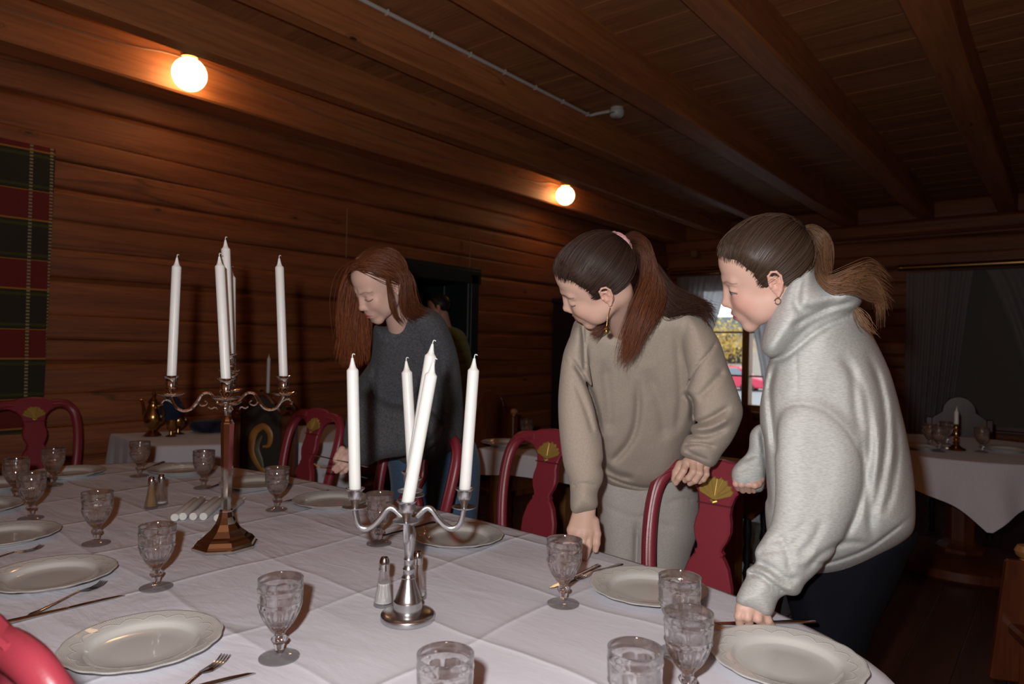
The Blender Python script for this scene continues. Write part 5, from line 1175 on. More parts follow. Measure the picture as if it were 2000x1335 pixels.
def shoes(root, foot, fwd, side, spread, mat):
    for s in (-1, 1):
        f_ = np.array([foot[0], foot[1], 0])+side*spread*s; a = f_+np.array([0, 0, .035])-fwd*.05; b = f_+fwd*.15+np.array([0, 0, .028])
        fn = lambda p: np.maximum(smin(cap(p, a, b, .042, .036), cap(p, f_+np.array([0, 0, .04]), f_+np.array([0, 0, .10]), .04, .042), .03), .002-p[:, 2])
        mb = MB(); add_sdf(mb, fn, f_-.26, f_+.26, .007, None, 2); obj('shoe', mb, mat, root, 3, off=root.location)
R3, U3, F3 = _r0, np.array([0, 0, 1.]), _f0
def upto(P, D): return [at(x, y, D+(z[0] if z else 0)) for x, y, *z in P]
def legclip(p, z): return p[:, 2]-z
# ================= girl in the grey hoodie
H3 = Head((-.5162, 1.5191, 1.4964), (107.16, -20.5, -24.17), .95)
ft = at(1655, 1100, 1.72); ft = np.array([ft[0], ft[1], 0]); fwd = -_r0; side = _f0
r3 = thing('person', 'girl in a light grey hoodie and black leggings leaning over the table end, dark ponytail', 'person', tuple(ft))
tor = Pillow([(1498, 716), (1520, 640), (1560, 590), (1610, 575), (1655, 580), (1680, 604), (1702, 650), (1735, 720), (1757, 790), (1772, 850), (1784, 920), (1789, 985), (1786, 1036), (1762, 1060), (1722, 1083), (1682, 1103), (1640, 1118), (1600, 1124), (1572, 1122), (1540, 1110), (1512, 1090), (1498, 1040), (1492, 960), (1487, 876), (1484, 800), (1490, 760)], 1.62, .185, .13)
slv = Pillow([(1530, 800), (1560, 772), (1605, 768), (1652, 795), (1684, 850), (1690, 920), (1677, 985), (1655, 1040), (1625, 1085), (1592, 1122), (1573, 1140), (1560, 1163), (1535, 1163), (1520, 1172), (1506, 1206), (1470, 1193), (1437, 1177), (1447, 1146), (1459, 1124), (1457, 1112), (1478, 1098), (1474, 1077), (1490, 1050), (1508, 1015), (1515, 960), (1514, 880), (1519, 830)], 1.455, .072, .065, tv=.10)
far_ = Pillow([(1492, 830), (1466, 842), (1461, 880), (1442, 900), (1429, 918), (1431, 944), (1444, 960), (1478, 962), (1494, 955), (1505, 900)], 1.78, .055, .045)
hood = Pillow([(1569, 490), (1588, 509), (1597, 531), (1616, 548), (1636, 540), (1650, 528), (1668, 527), (1683, 542), (1686, 580), (1672, 604), (1627, 623), (1584, 649), (1554, 672), (1528, 692), (1507, 700), (1489, 687), (1486, 670), (1496, 632), (1511, 587), (1530, 548), (1552, 512)], 1.535, .135, .07)
cr = Creases(1.5, [
    ([(1496, 706), (1530, 698), (1556, 680), (1590, 652), (1630, 630), (1680, 612)], .016, .007), ([(1569, 500), (1566, 540), (1556, 590), (1570, 606), (1610, 598), (1650, 575)], .012, .010), ([(1545, 640), (1575, 622), (1625, 600), (1678, 585)], .010, .007),
    ([(1516, 704), (1503, 760), (1508, 830), (1515, 890)], .014, .007), ([(1553, 680), (1556, 730), (1557, 786)], .004, .004), ([(1527, 797), (1562, 789), (1610, 802), (1655, 842), (1690, 905)], .004, .0035),
    ([(1655, 700), (1690, 770), (1702, 850), (1696, 930), (1700, 1010), (1706, 1060)], .014, .010), ([(1690, 680), (1722, 760), (1732, 860), (1716, 960), (1700, 1030)], .012, .009), ([(1745, 790), (1752, 880), (1742, 960), (1722, 1010)], .010, .009), ([(1640, 690), (1665, 730), (1672, 800), (1685, 850)], .010, .010), ([(1680, 860), (1690, 930), (1675, 1000), (1650, 1055)], .012, .006),
    ([(1672, 720), (1700, 800), (1714, 880), (1706, 950)], -.010, .012), ([(1720, 720), (1744, 830), (1738, 930)], -.007, .012),
    ([(1578, 1100), (1620, 1098), (1660, 1086), (1700, 1068), (1745, 1036), (1786, 1004)], .007, .004), ([(1570, 1120), (1600, 1085), (1650, 1060), (1700, 1062)], .008, .007),
    ([(1476, 1080), (1500, 1076), (1540, 1068), (1570, 1040)], .010, .007), ([(1480, 1098), (1505, 1108), (1535, 1128), (1562, 1130)], .014, .008), ([(1520, 1040), (1538, 1080), (1545, 1120)], .010, .008), ([(1458, 1118), (1485, 1124), (1510, 1142), (1542, 1160)], .016, .006), ([(1470, 1106), (1500, 1122), (1530, 1146), (1558, 1152)], -.010, .007), ([(1500, 1060), (1530, 1050), (1580, 1020)], .008, .008), ([(1555, 1085), (1585, 1060), (1610, 1010)], .009, .009), ([(1545, 1100), (1575, 1095), (1600, 1070)], -.007, .008),
    ([(1443, 922), (1462, 912), (1490, 914)], .007, .004), ([(1455, 900), (1475, 888), (1492, 890)], .008, .005), ([(1484, 830), (1492, 880), (1498, 940), (1501, 1000)], .012, .006), ([(1455, 1150), (1480, 1160), (1508, 1182)], .003, .004)])
def hoodie(p):
    d = smin(tor(p), hood(p), .012); d = smin(d, slv(p), .010); d = smin(d, far_(p), .008)
    d = smax(d, -(H3(p)-.003), .004) if False else d
    return d+.72*cr(p)+.0015*noise3(p, 24, 2)+.0005*noise3(p, 60, 4)
lohi = pxbox(1415, 480, 1800, 1215, 1.34, 1.86)
HOOD = hoodie
garment('hoodie', r3, hoodie, lohi, .0042, M['heather'])
pants = Pillow([(1545, 1085), (1782, 1030), (1766, 1108), (1740, 1168), (1716, 1214), (1694, 1270), (1682, 1335), (1672, 1450), (1660, 1690), (1605, 1690), (1590, 1450), (1572, 1300), (1545, 1200)], 1.69, .125, .08, tv=0)
garment('leggings', r3, lambda p: np.maximum(pants(p)+.002*noise3(p, 20, 5), .10-p[:, 2]), (np.array([-1.0, 1.2, .08]), np.array([.15, 2.25, .98])), .008, M['leggings'])
shoes(r3, ft+fwd*.0, fwd, side, .07, M['black'])
def others3(p):
    d = chain(p, [H3.w((0, -.02, -.05)), at(1570, 690, 1.58), at(1630, 790, 1.62), at(1660, 900, 1.62), at(1660, 1050, 1.66)], [.046, .05, .09, .09, .09], .02)
    d = smin(d, chain(p, [at(1600, 830, 1.50), at(1600, 1010, 1.46), at(1500, 1140, 1.44), at(1478, 1178, 1.43)], [.04, .035, .026, .024], .01), .02)
    d = smin(d, chain(p, [at(1580, 830, 1.74), at(1520, 900, 1.78), at(1468, 935, 1.78)], [.035, .03, .024], .01), .02)
    for s in (-1, 1): f_ = ft+side*.06*s; d = smin(d, chain(p, [at(1650, 1110, 1.67)+side*.06*s, f_+np.array([0, 0, .48]), f_+np.array([0, 0, .10])], [.06, .045, .035], .01), .02)
    return d
D = 1.428
hb = lambda p: hand(p, at(1476, 1172, D), [at(1448, 1186, D-.006), at(1461, 1189, D-.01), at(1477, 1196, D-.008), at(1494, 1203, D)], [[at(1443, 1203, D-.012), at(1445, 1219, D-.008)], [at(1460, 1205, D-.018), at(1464, 1220, D-.010)], [at(1480, 1208, D-.016), at(1489, 1220, D-.008)], [at(1501, 1212, D-.006), at(1508, 1221, D)]], [at(1470, 1190, D+.03), at(1462, 1205, D+.03), at(1458, 1216, D+.03)], .0088, .013)
D2_ = 1.765
ha = lambda p: hand(p, at(1470, 925, D2_+.01), [at(1440, 930, D2_), at(1449, 928, D2_-.01), at(1461, 929, D2_-.014), at(1473, 932, D2_-.01)], [[at(1438, 944, D2_-.012), at(1442, 953, D2_+.005)], [at(1448, 945, D2_-.022), at(1451, 957, D2_-.004)], [at(1461, 945, D2_-.026), at(1463, 958, D2_-.006)], [at(1470, 946, D2_-.02), at(1472, 958, D2_-.004)]], [at(1482, 936, D2_-.012), at(1479, 944, D2_-.026), at(1474, 947, D2_-.034)], .0088, .014)
nb = H3.w((0, 0, 0)); tint3 = lambda V: H3.tint(V, (.09, .05, .035), (.50, .10, .11), 'open', (.62, .39, .31), .7, .75)
body_mesh(r3, H3, others3, [(hb, pxbox(1425, 1165, 1525, 1235, 1.35, 1.50)), (ha, pxbox(1425, 910, 1495, 972, 1.71, 1.81))], (nb-np.array([.16, .16, .16]), nb+np.array([.16, .16, .17])), tint3, (np.array([-1.1, 1.0, .02]), np.array([.2, 2.3, 1.5])), clothes=lambda p: np.minimum(hoodie(p), np.minimum(pants(p), legclip(p, .12))), neck=(H3.w((0, -.02, -.05)), at(1572, 660, 1.56), .048, .052))
HC3 = (.050, .028, .018)
mb = MB(); capmesh(H3, mb, HC3); T3 = H3.loc(np.array([at(1556, 452, 1.50)]))[0]
S = hairline(2600, 1); mb2 = scalp(H3, S, T3, seed=2, lift=.009); strands(mb, mb2, HC3, .0006, .45, seed=3)
wis = scalp(H3, hairline(90, 8)*np.array([1, 1, 1]), T3, seed=9, lift=.016); strands(mb, wis, (.12, .075, .05), .0004, .3, seed=10)
P_ = lambda L: [at(x, y, d) for x, y, d in L]
g1 = [P_([(1558, 450, 1.50), (1585, 443, 1.50), (1612, 462, 1.50), (1614, 500, 1.48), (1606, 540, 1.45), (1640, 552, 1.41), (1690, 530, 1.42), (1718, 560, 1.45), (1728, 600, 1.47)]),
      P_([(1560, 452, 1.51), (1590, 455, 1.52), (1606, 480, 1.51), (1600, 520, 1.47), (1606, 550, 1.42), (1650, 560, 1.40), (1690, 565, 1.42), (1715, 585, 1.45), (1712, 650, 1.50)]),
      P_([(1558, 456, 1.50), (1578, 470, 1.50), (1594, 505, 1.48), (1600, 545, 1.42), (1630, 568, 1.39), (1668, 566, 1.39), (1700, 585, 1.43), (1722, 590, 1.45), (1740, 605, 1.48)]),
      P_([(1560, 448, 1.50), (1590, 440, 1.51), (1622, 462, 1.51), (1625, 505, 1.49), (1615, 542, 1.44), (1660, 525, 1.42), (1700, 508, 1.44), (1725, 525, 1.47), (1738, 540, 1.49)])]
strands(mb, sheet(g1, 650, 34, .0035, 9, 11, .006), (.10, .058, .036), .0005, .4, (.26, .13, .065), seed=12)
g2 = [P_([(1675, 600, 1.47), (1690, 620, 1.47), (1705, 650, 1.49)]), P_([(1668, 606, 1.47), (1685, 635, 1.47), (1712, 655, 1.50)])]; strands(mb, sheet(g2, 50, 12, .004, 4, 13, .008), (.2, .11, .06), .0006, .3, (.25, .13, .07), seed=14)
obj('hair', mb, M['hair'], r3, 3, off=r3.location)
mb = MB(); c = at(1560, 451, 1.50); ax = np.array(at(1575, 447, 1.50))-np.array(at(1556, 452, 1.50)); ax /= np.linalg.norm(ax); u = np.cross(ax, [0, 0, 1]); u /= np.linalg.norm(u); v = np.cross(ax, u)
a = np.linspace(0, 2*PI, 25); mb.tube([c+ax*0+.0165*(math.cos(t)*u+math.sin(t)*v) for t in a], .0085, 8); obj('hair_tie', mb, M['black'], r3, 3, off=r3.location, label='black hair elastic')
mb = MB(); e = H3.w((-.080, -.006, -.033)); mb.tube([e+np.array([0, 0, -.007])+.0065*(math.cos(t)*_r0+math.sin(t)*np.array([0, 0, 1])) for t in np.linspace(0, 2*PI, 17)], .0012, 6); obj('earring', mb, M['silver'], r3, 3, off=r3.location)
# ================= woman in the beige sweatshirt
H2 = Head((-.8969, 1.4321, 1.4912), (111.98, -26.58, -42.61), .95)
ft = at(1262, 1010, 2.27); ft = np.array([ft[0], ft[1], 0]); fwd = -(_r0*.6+_f0*.8); side = _r0*.8-_f0*.6
r2 = thing('person', 'woman in a beige sweatshirt and sand trousers touching the table, brown ponytail with pink scrunchie', 'person', tuple(ft))
tor2 = Pillow([(1118, 640), (1128, 622), (1150, 622), (1178, 622), (1192, 632), (1216, 638), (1245, 624), (1280, 604), (1318, 596), (1346, 600), (1378, 624), (1402, 668), (1404, 720), (1385, 780), (1362, 830), (1343, 880), (1330, 925), (1310, 952), (1270, 966), (1222, 962), (1178, 938), (1160, 860), (1130, 760), (1108, 700)], 2.03, .125, .065, tv=-.62)
sl2 = Pillow([(1128, 632), (1108, 668), (1097, 706), (1091, 775), (1093, 845), (1101, 905), (1113, 946), (1116, 998), (1141, 999), (1167, 991), (1167, 962), (1178, 934), (1178, 890), (1174, 850), (1168, 800), (1158, 755), (1150, 700), (1146, 655)], 1.855, .062, .05)
sr2 = Pillow([(1335, 612), (1370, 620), (1402, 660), (1421, 711), (1438, 756), (1451, 798), (1446, 826), (1430, 860), (1410, 886), (1391, 912), (1360, 900), (1331, 887), (1333, 866), (1352, 828), (1349, 788), (1338, 766), (1344, 730), (1332, 670)], 1.85, .075, .06)
cr2 = Creases(1.85, [([(1245, 740), (1246, 800), (1236, 850), (1212, 885), (1190, 905)], .009, .010), ([(1113, 696), (1132, 725), (1152, 762), (1166, 805), (1175, 850)], .014, .006), ([(1138, 628), (1140, 680), (1142, 735)], .007, .005), ([(1098, 700), (1120, 718), (1138, 728)], .003, .004), ([(1120, 740), (1145, 800), (1160, 850)], .006, .007),
    ([(1402, 664), (1384, 690), (1356, 724), (1341, 762)], .007, .004), ([(1338, 764), (1352, 786), (1352, 826)], .016, .006), ([(1352, 828), (1385, 818), (1428, 792)], .012, .008), ([(1342, 846), (1380, 850), (1425, 832)], .010, .008), ([(1350, 838), (1390, 834), (1432, 812)], -.010, .008), ([(1333, 868), (1365, 866), (1400, 872)], .008, .005), ([(1362, 780), (1395, 745), (1415, 720)], .008, .010), ([(1332, 870), (1350, 884), (1388, 900)], .004, .004), ([(1321, 640), (1328, 720), (1330, 790), (1318, 850)], .006, .012), ([(1262, 720), (1290, 790), (1300, 860)], .005, .016), ([(1180, 700), (1188, 780), (1190, 850)], .006, .014),
    ([(1178, 926), (1220, 944), (1270, 952), (1326, 938)], .006, .004), ([(1116, 950), (1140, 944), (1168, 948)], .004, .004), ([(1176, 634), (1188, 648), (1212, 656), (1244, 648)], .004, .0035), ([(1170, 900), (1200, 925), (1240, 935)], .008, .009)])
def sweat2(p):
    d = smin(tor2(p), sl2(p), .010); d = smin(d, sr2(p), .010); return d+1.35*cr2(p)+.0022*noise3(p, 22, 3)+.0008*noise3(p, 60, 8)
garment('sweatshirt', r2, sweat2, pxbox(1080, 585, 1460, 1010, 1.66, 2.32), .0045, M['beige'])
pl2 = Pillow([(1180, 900), (1345, 895), (1363, 960), (1362, 1040), (1345, 1100), (1325, 1250), (1310, 1480), (1195, 1480), (1180, 1300), (1170, 1080), (1166, 1000)], 2.27, .105, .09)
crp = Creases(2.15, [([(1246, 1012), (1243, 1080), (1240, 1200), (1242, 1480)], .022, .009), ([(1180, 985), (1210, 1000), (1245, 1010), (1290, 995)], .005, .005), ([(1300, 985), (1330, 975), (1358, 978)], .006, .006), ([(1250, 1005), (1280, 1020), (1320, 1030)], .005, .006)])
garment('trousers', r2, lambda p: np.maximum(pl2(p)+crp(p)+.002*noise3(p, 20, 5), .08-p[:, 2]), (np.array([-1.6, 1.5, .06]), np.array([-.6, 2.5, 1.06])), .007, M['sand'])
shoes(r2, ft, fwd, side, .09, M['porc'])
def others2(p):
    d = chain(p, [H2.w((0, -.025, -.05)), at(1222, 668, 1.80), at(1245, 760, 1.93), at(1255, 860, 2.02), at(1262, 1000, 2.20)], [.03, .03, .08, .08, .08], .02)
    d = smin(d, chain(p, [at(1150, 690, 1.86), at(1135, 850, 1.86), at(1142, 985, 1.86)], [.035, .03, .023], .01), .02)
    d = smin(d, chain(p, [at(1340, 690, 1.86), at(1395, 800, 1.86), at(1364, 892, 1.87)], [.035, .032, .023], .01), .02)
    for s in (-1, 1): f_ = ft+side*.07*s; d = smin(d, chain(p, [at(1262, 1010, 2.27)+side*.06*s, f_+np.array([0, 0, .48]), f_+np.array([0, 0, .09])], [.055, .04, .035], .01), .02)
    return d
D = 1.855
h2a = lambda p: hand(p, at(1143, 990, D), [at(1152, 1038, D-.012), at(1141, 1042, D-.016), at(1128, 1041, D-.012), at(1116, 1034, D-.004)], [[at(1150, 1066, D-.024), at(1145, 1084, D-.018), at(1140, 1098, D-.010)], [at(1138, 1070, D-.026), at(1134, 1086, D-.018), at(1130, 1098, D-.008)], [at(1125, 1068, D-.02), at(1122, 1082, D-.012), at(1119, 1092, D-.004)], [at(1113, 1058, D-.010), at(1111, 1070, D-.004), at(1110, 1080, D+.003)]], [at(1160, 1018, D-.004), at(1166, 1042, D-.01), at(1165, 1060, D-.014), at(1163, 1073, D-.014)], .0092, .0150)
D = 1.872
h2b = lambda p: hand(p, at(1363, 890, D), [at(1342, 902, D-.006), at(1354, 900, D-.016), at(1367, 902, D-.018), at(1379, 908, D-.012)], [[at(1335, 919, D-.026), at(1326, 933, D-.024), at(1320, 943, D-.014)], [at(1354, 921, D-.042), at(1345, 933, D-.036), at(1338, 938, D-.022)], [at(1367, 924, D-.044), at(1358, 938, D-.036), at(1347, 944, D-.020)], [at(1380, 926, D-.034), at(1374, 936, D-.028), at(1366, 941, D-.016)]], [at(1330, 908, D+.004), at(1321, 922, D-.002), at(1318, 936, D-.006)], .0092, .0145)
nb = H2.w((0, 0, 0)); tint2 = lambda V: H2.tint(V, (.03, .018, .014), (.42, .16, .14), 'down', (.60, .385, .30), 1.0, .35)
body_mesh(r2, H2, others2, [(h2a, pxbox(1098, 980, 1178, 1108, 1.80, 1.90)), (h2b, pxbox(1308, 880, 1394, 955, 1.80, 1.91))], (nb-np.array([.16, .16, .19]), nb+np.array([.18, .18, .16])), tint2, (np.array([-1.7, 1.2, .02]), np.array([-.4, 2.6, 1.45])), clothes=lambda p: np.minimum(sweat2(p), np.minimum(pl2(p)+crp(p), legclip(p, .1))), neck=(H2.w((0, -.025, -.05)), at(1229, 662, 1.93), .046, .042))
HC2 = (.036, .019, .013)
mb = MB(); capmesh(H2, mb, HC2); T2 = H2.loc(np.array([at(1210, 478, 1.66)]))[0]
S = hairline(2600, 21); strands(mb, scalp(H2, S, T2, seed=22, lift=.009), HC2, .0006, .45, seed=23)
strands(mb, scalp(H2, hairline(80, 28), T2, seed=29, lift=.014), (.07, .035, .025), .0004, .3, seed=30)
g1 = [P_([(1212, 474, 1.66), (1235, 458, 1.67), (1258, 480, 1.70), (1262, 540, 1.70), (1240, 600, 1.68), (1222, 660, 1.69), (1226, 720, 1.71)]),
      P_([(1213, 478, 1.66), (1240, 465, 1.69), (1268, 500, 1.71), (1275, 560, 1.71), (1258, 620, 1.69), (1238, 680, 1.70), (1220, 700, 1.71)]),
      P_([(1213, 482, 1.66), (1243, 480, 1.70), (1270, 520, 1.72), (1280, 580, 1.72), (1262, 630, 1.70), (1245, 665, 1.71), (1246, 690, 1.72)]),
      P_([(1214, 484, 1.67), (1245, 490, 1.72), (1276, 530, 1.75), (1294, 575, 1.75), (1288, 610, 1.73), (1274, 632, 1.73), (1270, 648, 1.73)])]
strands(mb, sheet(g1, 2200, 30, .008, 11, 31, .010), (.050, .021, .012), .00055, .5, (.17, .052, .022), seed=32)
g2 = [P_([(1225, 470, 1.68), (1265, 500, 1.75), (1310, 560, 1.78), (1350, 582, 1.80), (1385, 598, 1.82), (1400, 618, 1.84)]), P_([(1225, 478, 1.68), (1270, 530, 1.75), (1315, 590, 1.77), (1350, 600, 1.79), (1375, 610, 1.82), (1386, 640, 1.83)]), P_([(1230, 490, 1.70), (1275, 560, 1.76), (1300, 612, 1.76), (1330, 600, 1.78), (1365, 592, 1.80), (1412, 602, 1.84)])]
strands(mb, sheet(g2, 1000, 26, .008, 9, 33, .011), (.040, .020, .014), .00055, .4, (.075, .035, .024), seed=34)
g3 = [P_([(1182, 628, 1.76), (1170, 640, 1.75), (1146, 655, 1.75)]), P_([(1188, 630, 1.77), (1178, 645, 1.75), (1166, 664, 1.75)])]; strands(mb, sheet(g3, 150, 12, .003, 5, 35, .010), (.06, .028, .018), .0007, .4, (.16, .06, .035), seed=36)
obj('hair', mb, M['hair'], r2, 3, off=r2.location)
mb = MB(); c = at(1211, 478, 1.665); ax = at(1222, 468, 1.67)-at(1208, 480, 1.66); ax /= np.linalg.norm(ax); u = np.cross(ax, CF); u /= np.linalg.norm(u); v = np.cross(ax, u)
a = np.linspace(0, 2*PI, 61); mb.tube([c+(.025+.002*math.sin(9*t))*(math.cos(t)*u+math.sin(t)*v)+ax*.0015*math.sin(7*t) for t in a], [.0105+.0012*math.sin(11*t) for t in a], 10); obj('scrunchie', mb, fabric('pink_plush', (.62, .33, .34), None, .95, 300., .6, .001), r2, 3, off=r2.location, label='pink scrunchie')
mb = MB(); e = H2.w((-.081, -.006, -.034)); mb.tube(smoothpath([e, e+np.array([-.004, -.004, -.02]), e+np.array([-.006, -.006, -.05])], 10), .0008, 6); mb.lathe([(.001, -.008), (.007, -.003), (.007, .003), (.001, .008)], 12, TR(*(e+np.array([-.006, -.006, -.056])))); obj('earring', mb, M['brass'], r2, 3, off=r2.location)
# ================= red-haired woman
H1 = Head((-1.7891, 1.4998, 1.5252), (164.76, -36.03, -14.65), .95)
ft = at(850, 980, 2.86); ft = np.array([ft[0], ft[1], 0]); fwd = -(_r0*.3+_f0*.95); side = _r0*.95-_f0*.3
r1 = thing('person', 'woman with long loose red hair in a charcoal sweater and jeans, holding cutlery', 'person', tuple(ft))
tor1 = Pillow([(730, 636), (750, 638), (768, 630), (782, 612), (800, 602), (832, 600), (864, 618), (884, 658), (898, 716), (905, 795), (904, 840), (900, 864), (877, 882), (847, 905), (800, 908), (768, 892), (745, 885), (700, 850), (684, 800), (698, 745), (724, 700)], 2.60, .115, .07, tv=-.52)
sl1 = Pillow([(690, 775), (680, 805), (674, 832), (671, 868), (690, 880), (706, 911), (748, 896), (802, 888), (850, 868), (866, 830), (830, 800), (760, 790), (725, 770)], 2.50, .060, .05)
cr1 = Creases(2.5, [([(735, 700), (730, 760), (745, 810), (790, 830)], .010, .010), ([(850, 700), (862, 780), (850, 850), (800, 880)], .012, .010), ([(700, 800), (730, 830), (770, 840)], .008, .010), ([(810, 640), (830, 700), (835, 760)], .006, .012), ([(770, 660), (790, 655), (800, 620)], .003, .004), ([(860, 800), (885, 830), (895, 860)], .006, .008)])
swt1 = lambda p: smin(tor1(p), sl1(p), .03)+cr1(p)+.003*noise3(p, 20, 9)+.0008*noise3(p, 90, 2)
garment('sweater', r1, swt1, pxbox(655, 590, 915, 925, 2.28, 2.95), .006, M['charcoal'])
pl1 = Pillow([(766, 880), (905, 858), (926, 860), (938, 900), (937, 950), (931, 1020), (922, 1150), (910, 1270), (780, 1270), (770, 1150), (763, 944)], 2.86, .11, .09)
crj = Creases(2.76, [([(850, 930), (848, 1000), (848, 1150), (848, 1270)], .022, .009), ([(880, 900), (910, 895), (932, 890)], .005, .005)])
garment('jeans', r1, lambda p: np.maximum(pl1(p)+crj(p)+.002*noise3(p, 20, 5), .08-p[:, 2]), (np.array([-2.6, 1.5, .06]), np.array([-1.4, 2.6, 1.06])), .008, M['denim'])
shoes(r1, ft, fwd, side, .09, M['black'])
def others1(p):
    d = chain(p, [H1.w((0, -.03, -.05)), at(790, 640, 2.44), at(815, 720, 2.56), at(830, 800, 2.66), at(850, 930, 2.84)], [.046, .046, .08, .075, .08], .02)
    d = smin(d, chain(p, [at(800, 700, 2.52), at(790, 850, 2.52), at(692, 892, 2.50)], [.035, .028, .022], .01), .02)
    for s in (-1, 1): f_ = ft+side*.07*s; d = smin(d, chain(p, [at(850, 960, 2.86)+side*.06*s, f_+np.array([0, 0, .48]), f_+np.array([0, 0, .09])], [.055, .04, .035], .01), .02)
    return d
D = 2.49
h1 = lambda p: hand(p, at(690, 889, D), [at(668, 884, D-.004), at(672, 893, D-.02), at(677, 902, D-.022), at(682, 910, D-.016)], [[at(660, 893, D-.024), at(657, 901, D-.02)], [at(662, 905, D-.034), at(652, 915, D-.024)], [at(668, 913, D-.034), at(657, 920, D-.022)], [at(675, 919, D-.026), at(667, 924, D-.016)]], [at(668, 878, D-.01), at(660, 888, D-.026), at(655, 897, D-.03)], .0090, .0145)
nb = H1.w((0, 0, 0)); tint1 = lambda V: H1.tint(V, (.16, .075, .04), (.50, .13, .13), 'down', (.64, .42, .34), .75, .35)
body_mesh(r1, H1, others1, [(h1, pxbox(640, 868, 700, 934, 2.42, 2.53))], (nb-np.array([.17, .17, .19]), nb+np.array([.17, .19, .16])), tint1, (np.array([-2.8, 1.2, .02]), np.array([-1.3, 2.7, 1.42])), .0026, clothes=lambda p: np.minimum(swt1(p), np.minimum(pl1(p)+crj(p), legclip(p, .1))), neck=(H1.w((0, -.03, -.05)), at(788, 655, 2.46), .046, .048))
HC1 = (.13, .042, .018); mb = MB(); PLN = (-.74, .67, .018)
capmesh(H1, mb, HC1, PLN, .010, .0045)
rs = np.random.default_rng(5); n = 700; part = np.stack([rs.normal(-.012, .006, n), rs.uniform(-.08, .072, n), np.full(n, .11)], 1); sd = np.where(rs.random(n) < .5, 1., -1.)
end = np.stack([sd*rs.uniform(.070, .085, n), np.where(sd < 0, rs.uniform(-.10, -.045, n), rs.uniform(-.04, .01, n)), rs.uniform(-.06, .0, n)], 1)
strands(mb, scalp(H1, part, end, seed=41, lift=.015), HC1, .0011, .5, seed=42)
g = [P_([(722, 503, 2.34), (690, 530, 2.37), (676, 580, 2.38), (670, 640, 2.36), (660, 700, 2.33)]), P_([(726, 500, 2.36), (694, 535, 2.40), (684, 590, 2.40), (678, 650, 2.38), (672, 712, 2.35)]), P_([(735, 500, 2.38), (700, 550, 2.42), (692, 610, 2.41), (690, 660, 2.39), (690, 715, 2.36)]), P_([(745, 505, 2.40), (720, 560, 2.43), (710, 620, 2.42), (712, 670, 2.40), (710, 708, 2.38)])]
strands(mb, sheet(g, 1500, 26, .007, 16, 43, .028, .004), (.18, .050, .018), .0010, .5, (.24, .068, .024), seed=44)
g = [P_([(758, 500, 2.26), (786, 535, 2.27), (796, 575, 2.29), (806, 602, 2.33), (838, 613, 2.40)]), P_([(752, 498, 2.27), (782, 530, 2.25), (790, 570, 2.26), (800, 606, 2.31), (826, 618, 2.38)]), P_([(760, 500, 2.30), (796, 540, 2.32), (806, 580, 2.34), (820, 604, 2.38), (850, 612, 2.44)]), P_([(768, 520, 2.22), (784, 548, 2.22), (784, 585, 2.23), (786, 612, 2.26), (800, 630, 2.31)])]
lk = [P_([(752, 535, 2.21), (758, 560, 2.19), (762, 585, 2.185), (768, 610, 2.20), (782, 632, 2.25)]), P_([(756, 535, 2.21), (762, 565, 2.19), (768, 590, 2.185), (774, 618, 2.21), (790, 634, 2.27)])]; strands(mb, sheet(lk, 120, 16, .003, 5, 47, .008), (.13, .045, .02), .0007, .4, seed=48)
strands(mb, sheet(g, 900, 24, .005, 12, 45, .014, .003), (.12, .040, .018), .0009, .5, (.17, .055, .024), seed=46)
obj('hair', mb, M['hair'], r1, 3, off=r1.location)
def held(kind, a, b, label):
    a = np.array(a); b = np.array(b); t = (make_fork if kind == 'fork' else make_knife)(tuple(a), 0, label); d = (b-a)/np.linalg.norm(b-a); up = np.array([0, 0, 1.])-d*d[2]; up /= np.linalg.norm(up); y = np.cross(up, d)
    t.rotation_euler = Matrix(((d[0], y[0], up[0]), (d[1], y[1], up[1]), (d[2], y[2], up[2]))).to_euler(); return t
held('knife', at(600, 887, 2.46), at(672, 903, 2.455), 'upper piece of cutlery held in the hand of the red-haired woman')
held('fork', at(612, 910, 2.46), at(676, 925, 2.47), 'lower piece of cutlery held in the hand of the red-haired woman')
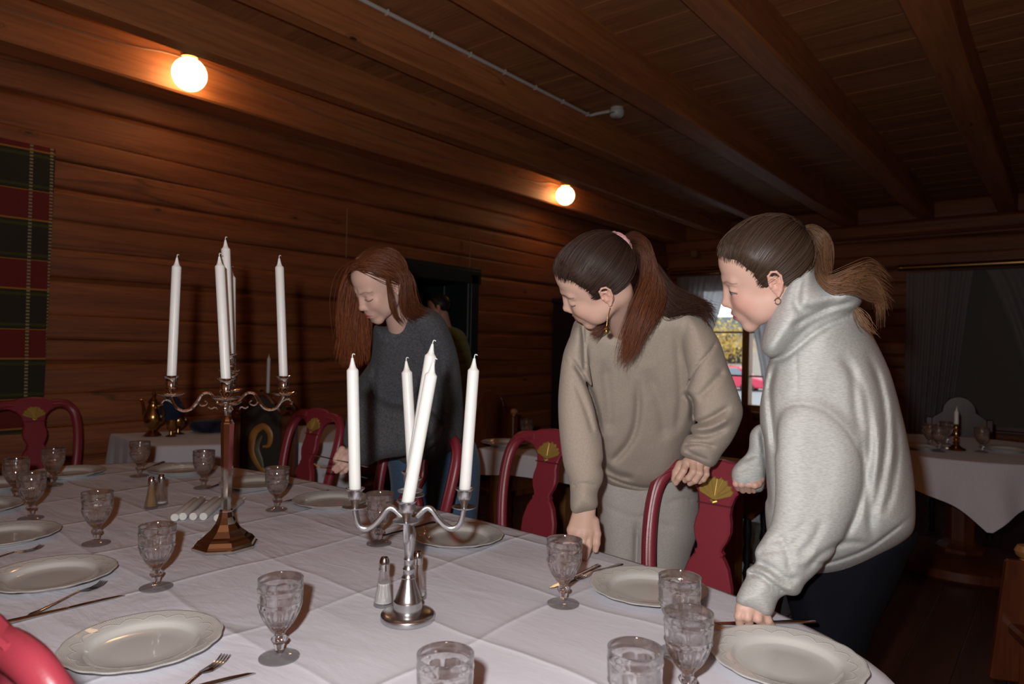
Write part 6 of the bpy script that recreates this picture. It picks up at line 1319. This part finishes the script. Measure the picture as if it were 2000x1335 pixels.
# ================= man at the doorway
H0 = Head(at(857, 603, 6.15), (125, -12, 0), 1.02); ft = at(880, 850, 6.2); ft = np.array([ft[0], ft[1], 0])
r0_ = thing('person', 'man in an olive green jacket standing in the dark doorway behind the red-haired woman', 'person', tuple(ft))
jk = Pillow([(838, 640), (860, 634), (885, 638), (908, 652), (920, 690), (926, 745), (924, 800), (912, 830), (850, 830), (838, 760)], 6.2, .13, .1)
crk = Creases(6.1, [([(846, y), (880, y+3), (918, y)], .012, .012) for y in range(665, 820, 22)])
garment('jacket', r0_, lambda p: jk(p)+crk(p), pxbox(820, 620, 940, 845, 5.95, 6.45), .013, M['olive'])
garment('trousers', r0_, lambda p: np.minimum(chain(p, [ft+_r0*.08+np.array([0, 0, .95]), ft+_r0*.09+np.array([0, 0, .08])], [.10, .06], .01), chain(p, [ft-_r0*.08+np.array([0, 0, .95]), ft-_r0*.09+np.array([0, 0, .08])], [.10, .06], .01)), (ft+np.array([-.3, -.3, .01]), ft+np.array([.3, .3, 1.1])), .015, M['blackcloth'])
shoes(r0_, ft, -_f0, _r0, .09, M['black'])
oth0 = lambda p: chain(p, [H0.w((0, -.02, -.06)), at(872, 650, 6.2), ft+np.array([0, 0, 1.2]), ft+np.array([0, 0, .9])], [.055, .06, .10, .08], .02)
hn = lambda p: hand(p, at(923, 742, 6.13), [at(921, 750, 6.12), at(923, 751, 6.11), at(925, 751, 6.12), at(927, 750, 6.13)], [[at(920, 756, 6.1), at(921, 760, 6.11)], [at(923, 757, 6.1), at(923, 761, 6.11)], [at(925, 757, 6.1), at(925, 761, 6.11)], [at(928, 755, 6.12), at(928, 759, 6.12)]], [at(919, 750, 6.1), at(918, 755, 6.1)], .009, .015)
nb = H0.w((0, 0, 0)); body_mesh(r0_, H0, oth0, [(hn, pxbox(912, 738, 935, 766, 6.05, 6.2))], (nb-.18, nb+.18), lambda V: H0.tint(V, (.03, .02, .015), (.4, .15, .12)), (ft+np.array([-.4, -.4, .6]), ft+np.array([.4, .4, 1.7])), .006)
mb = MB(); capmesh(H0, mb, (.03, .02, .015), h=.007); obj('hair', mb, M['hair'], r0_, 3, off=r0_.location)
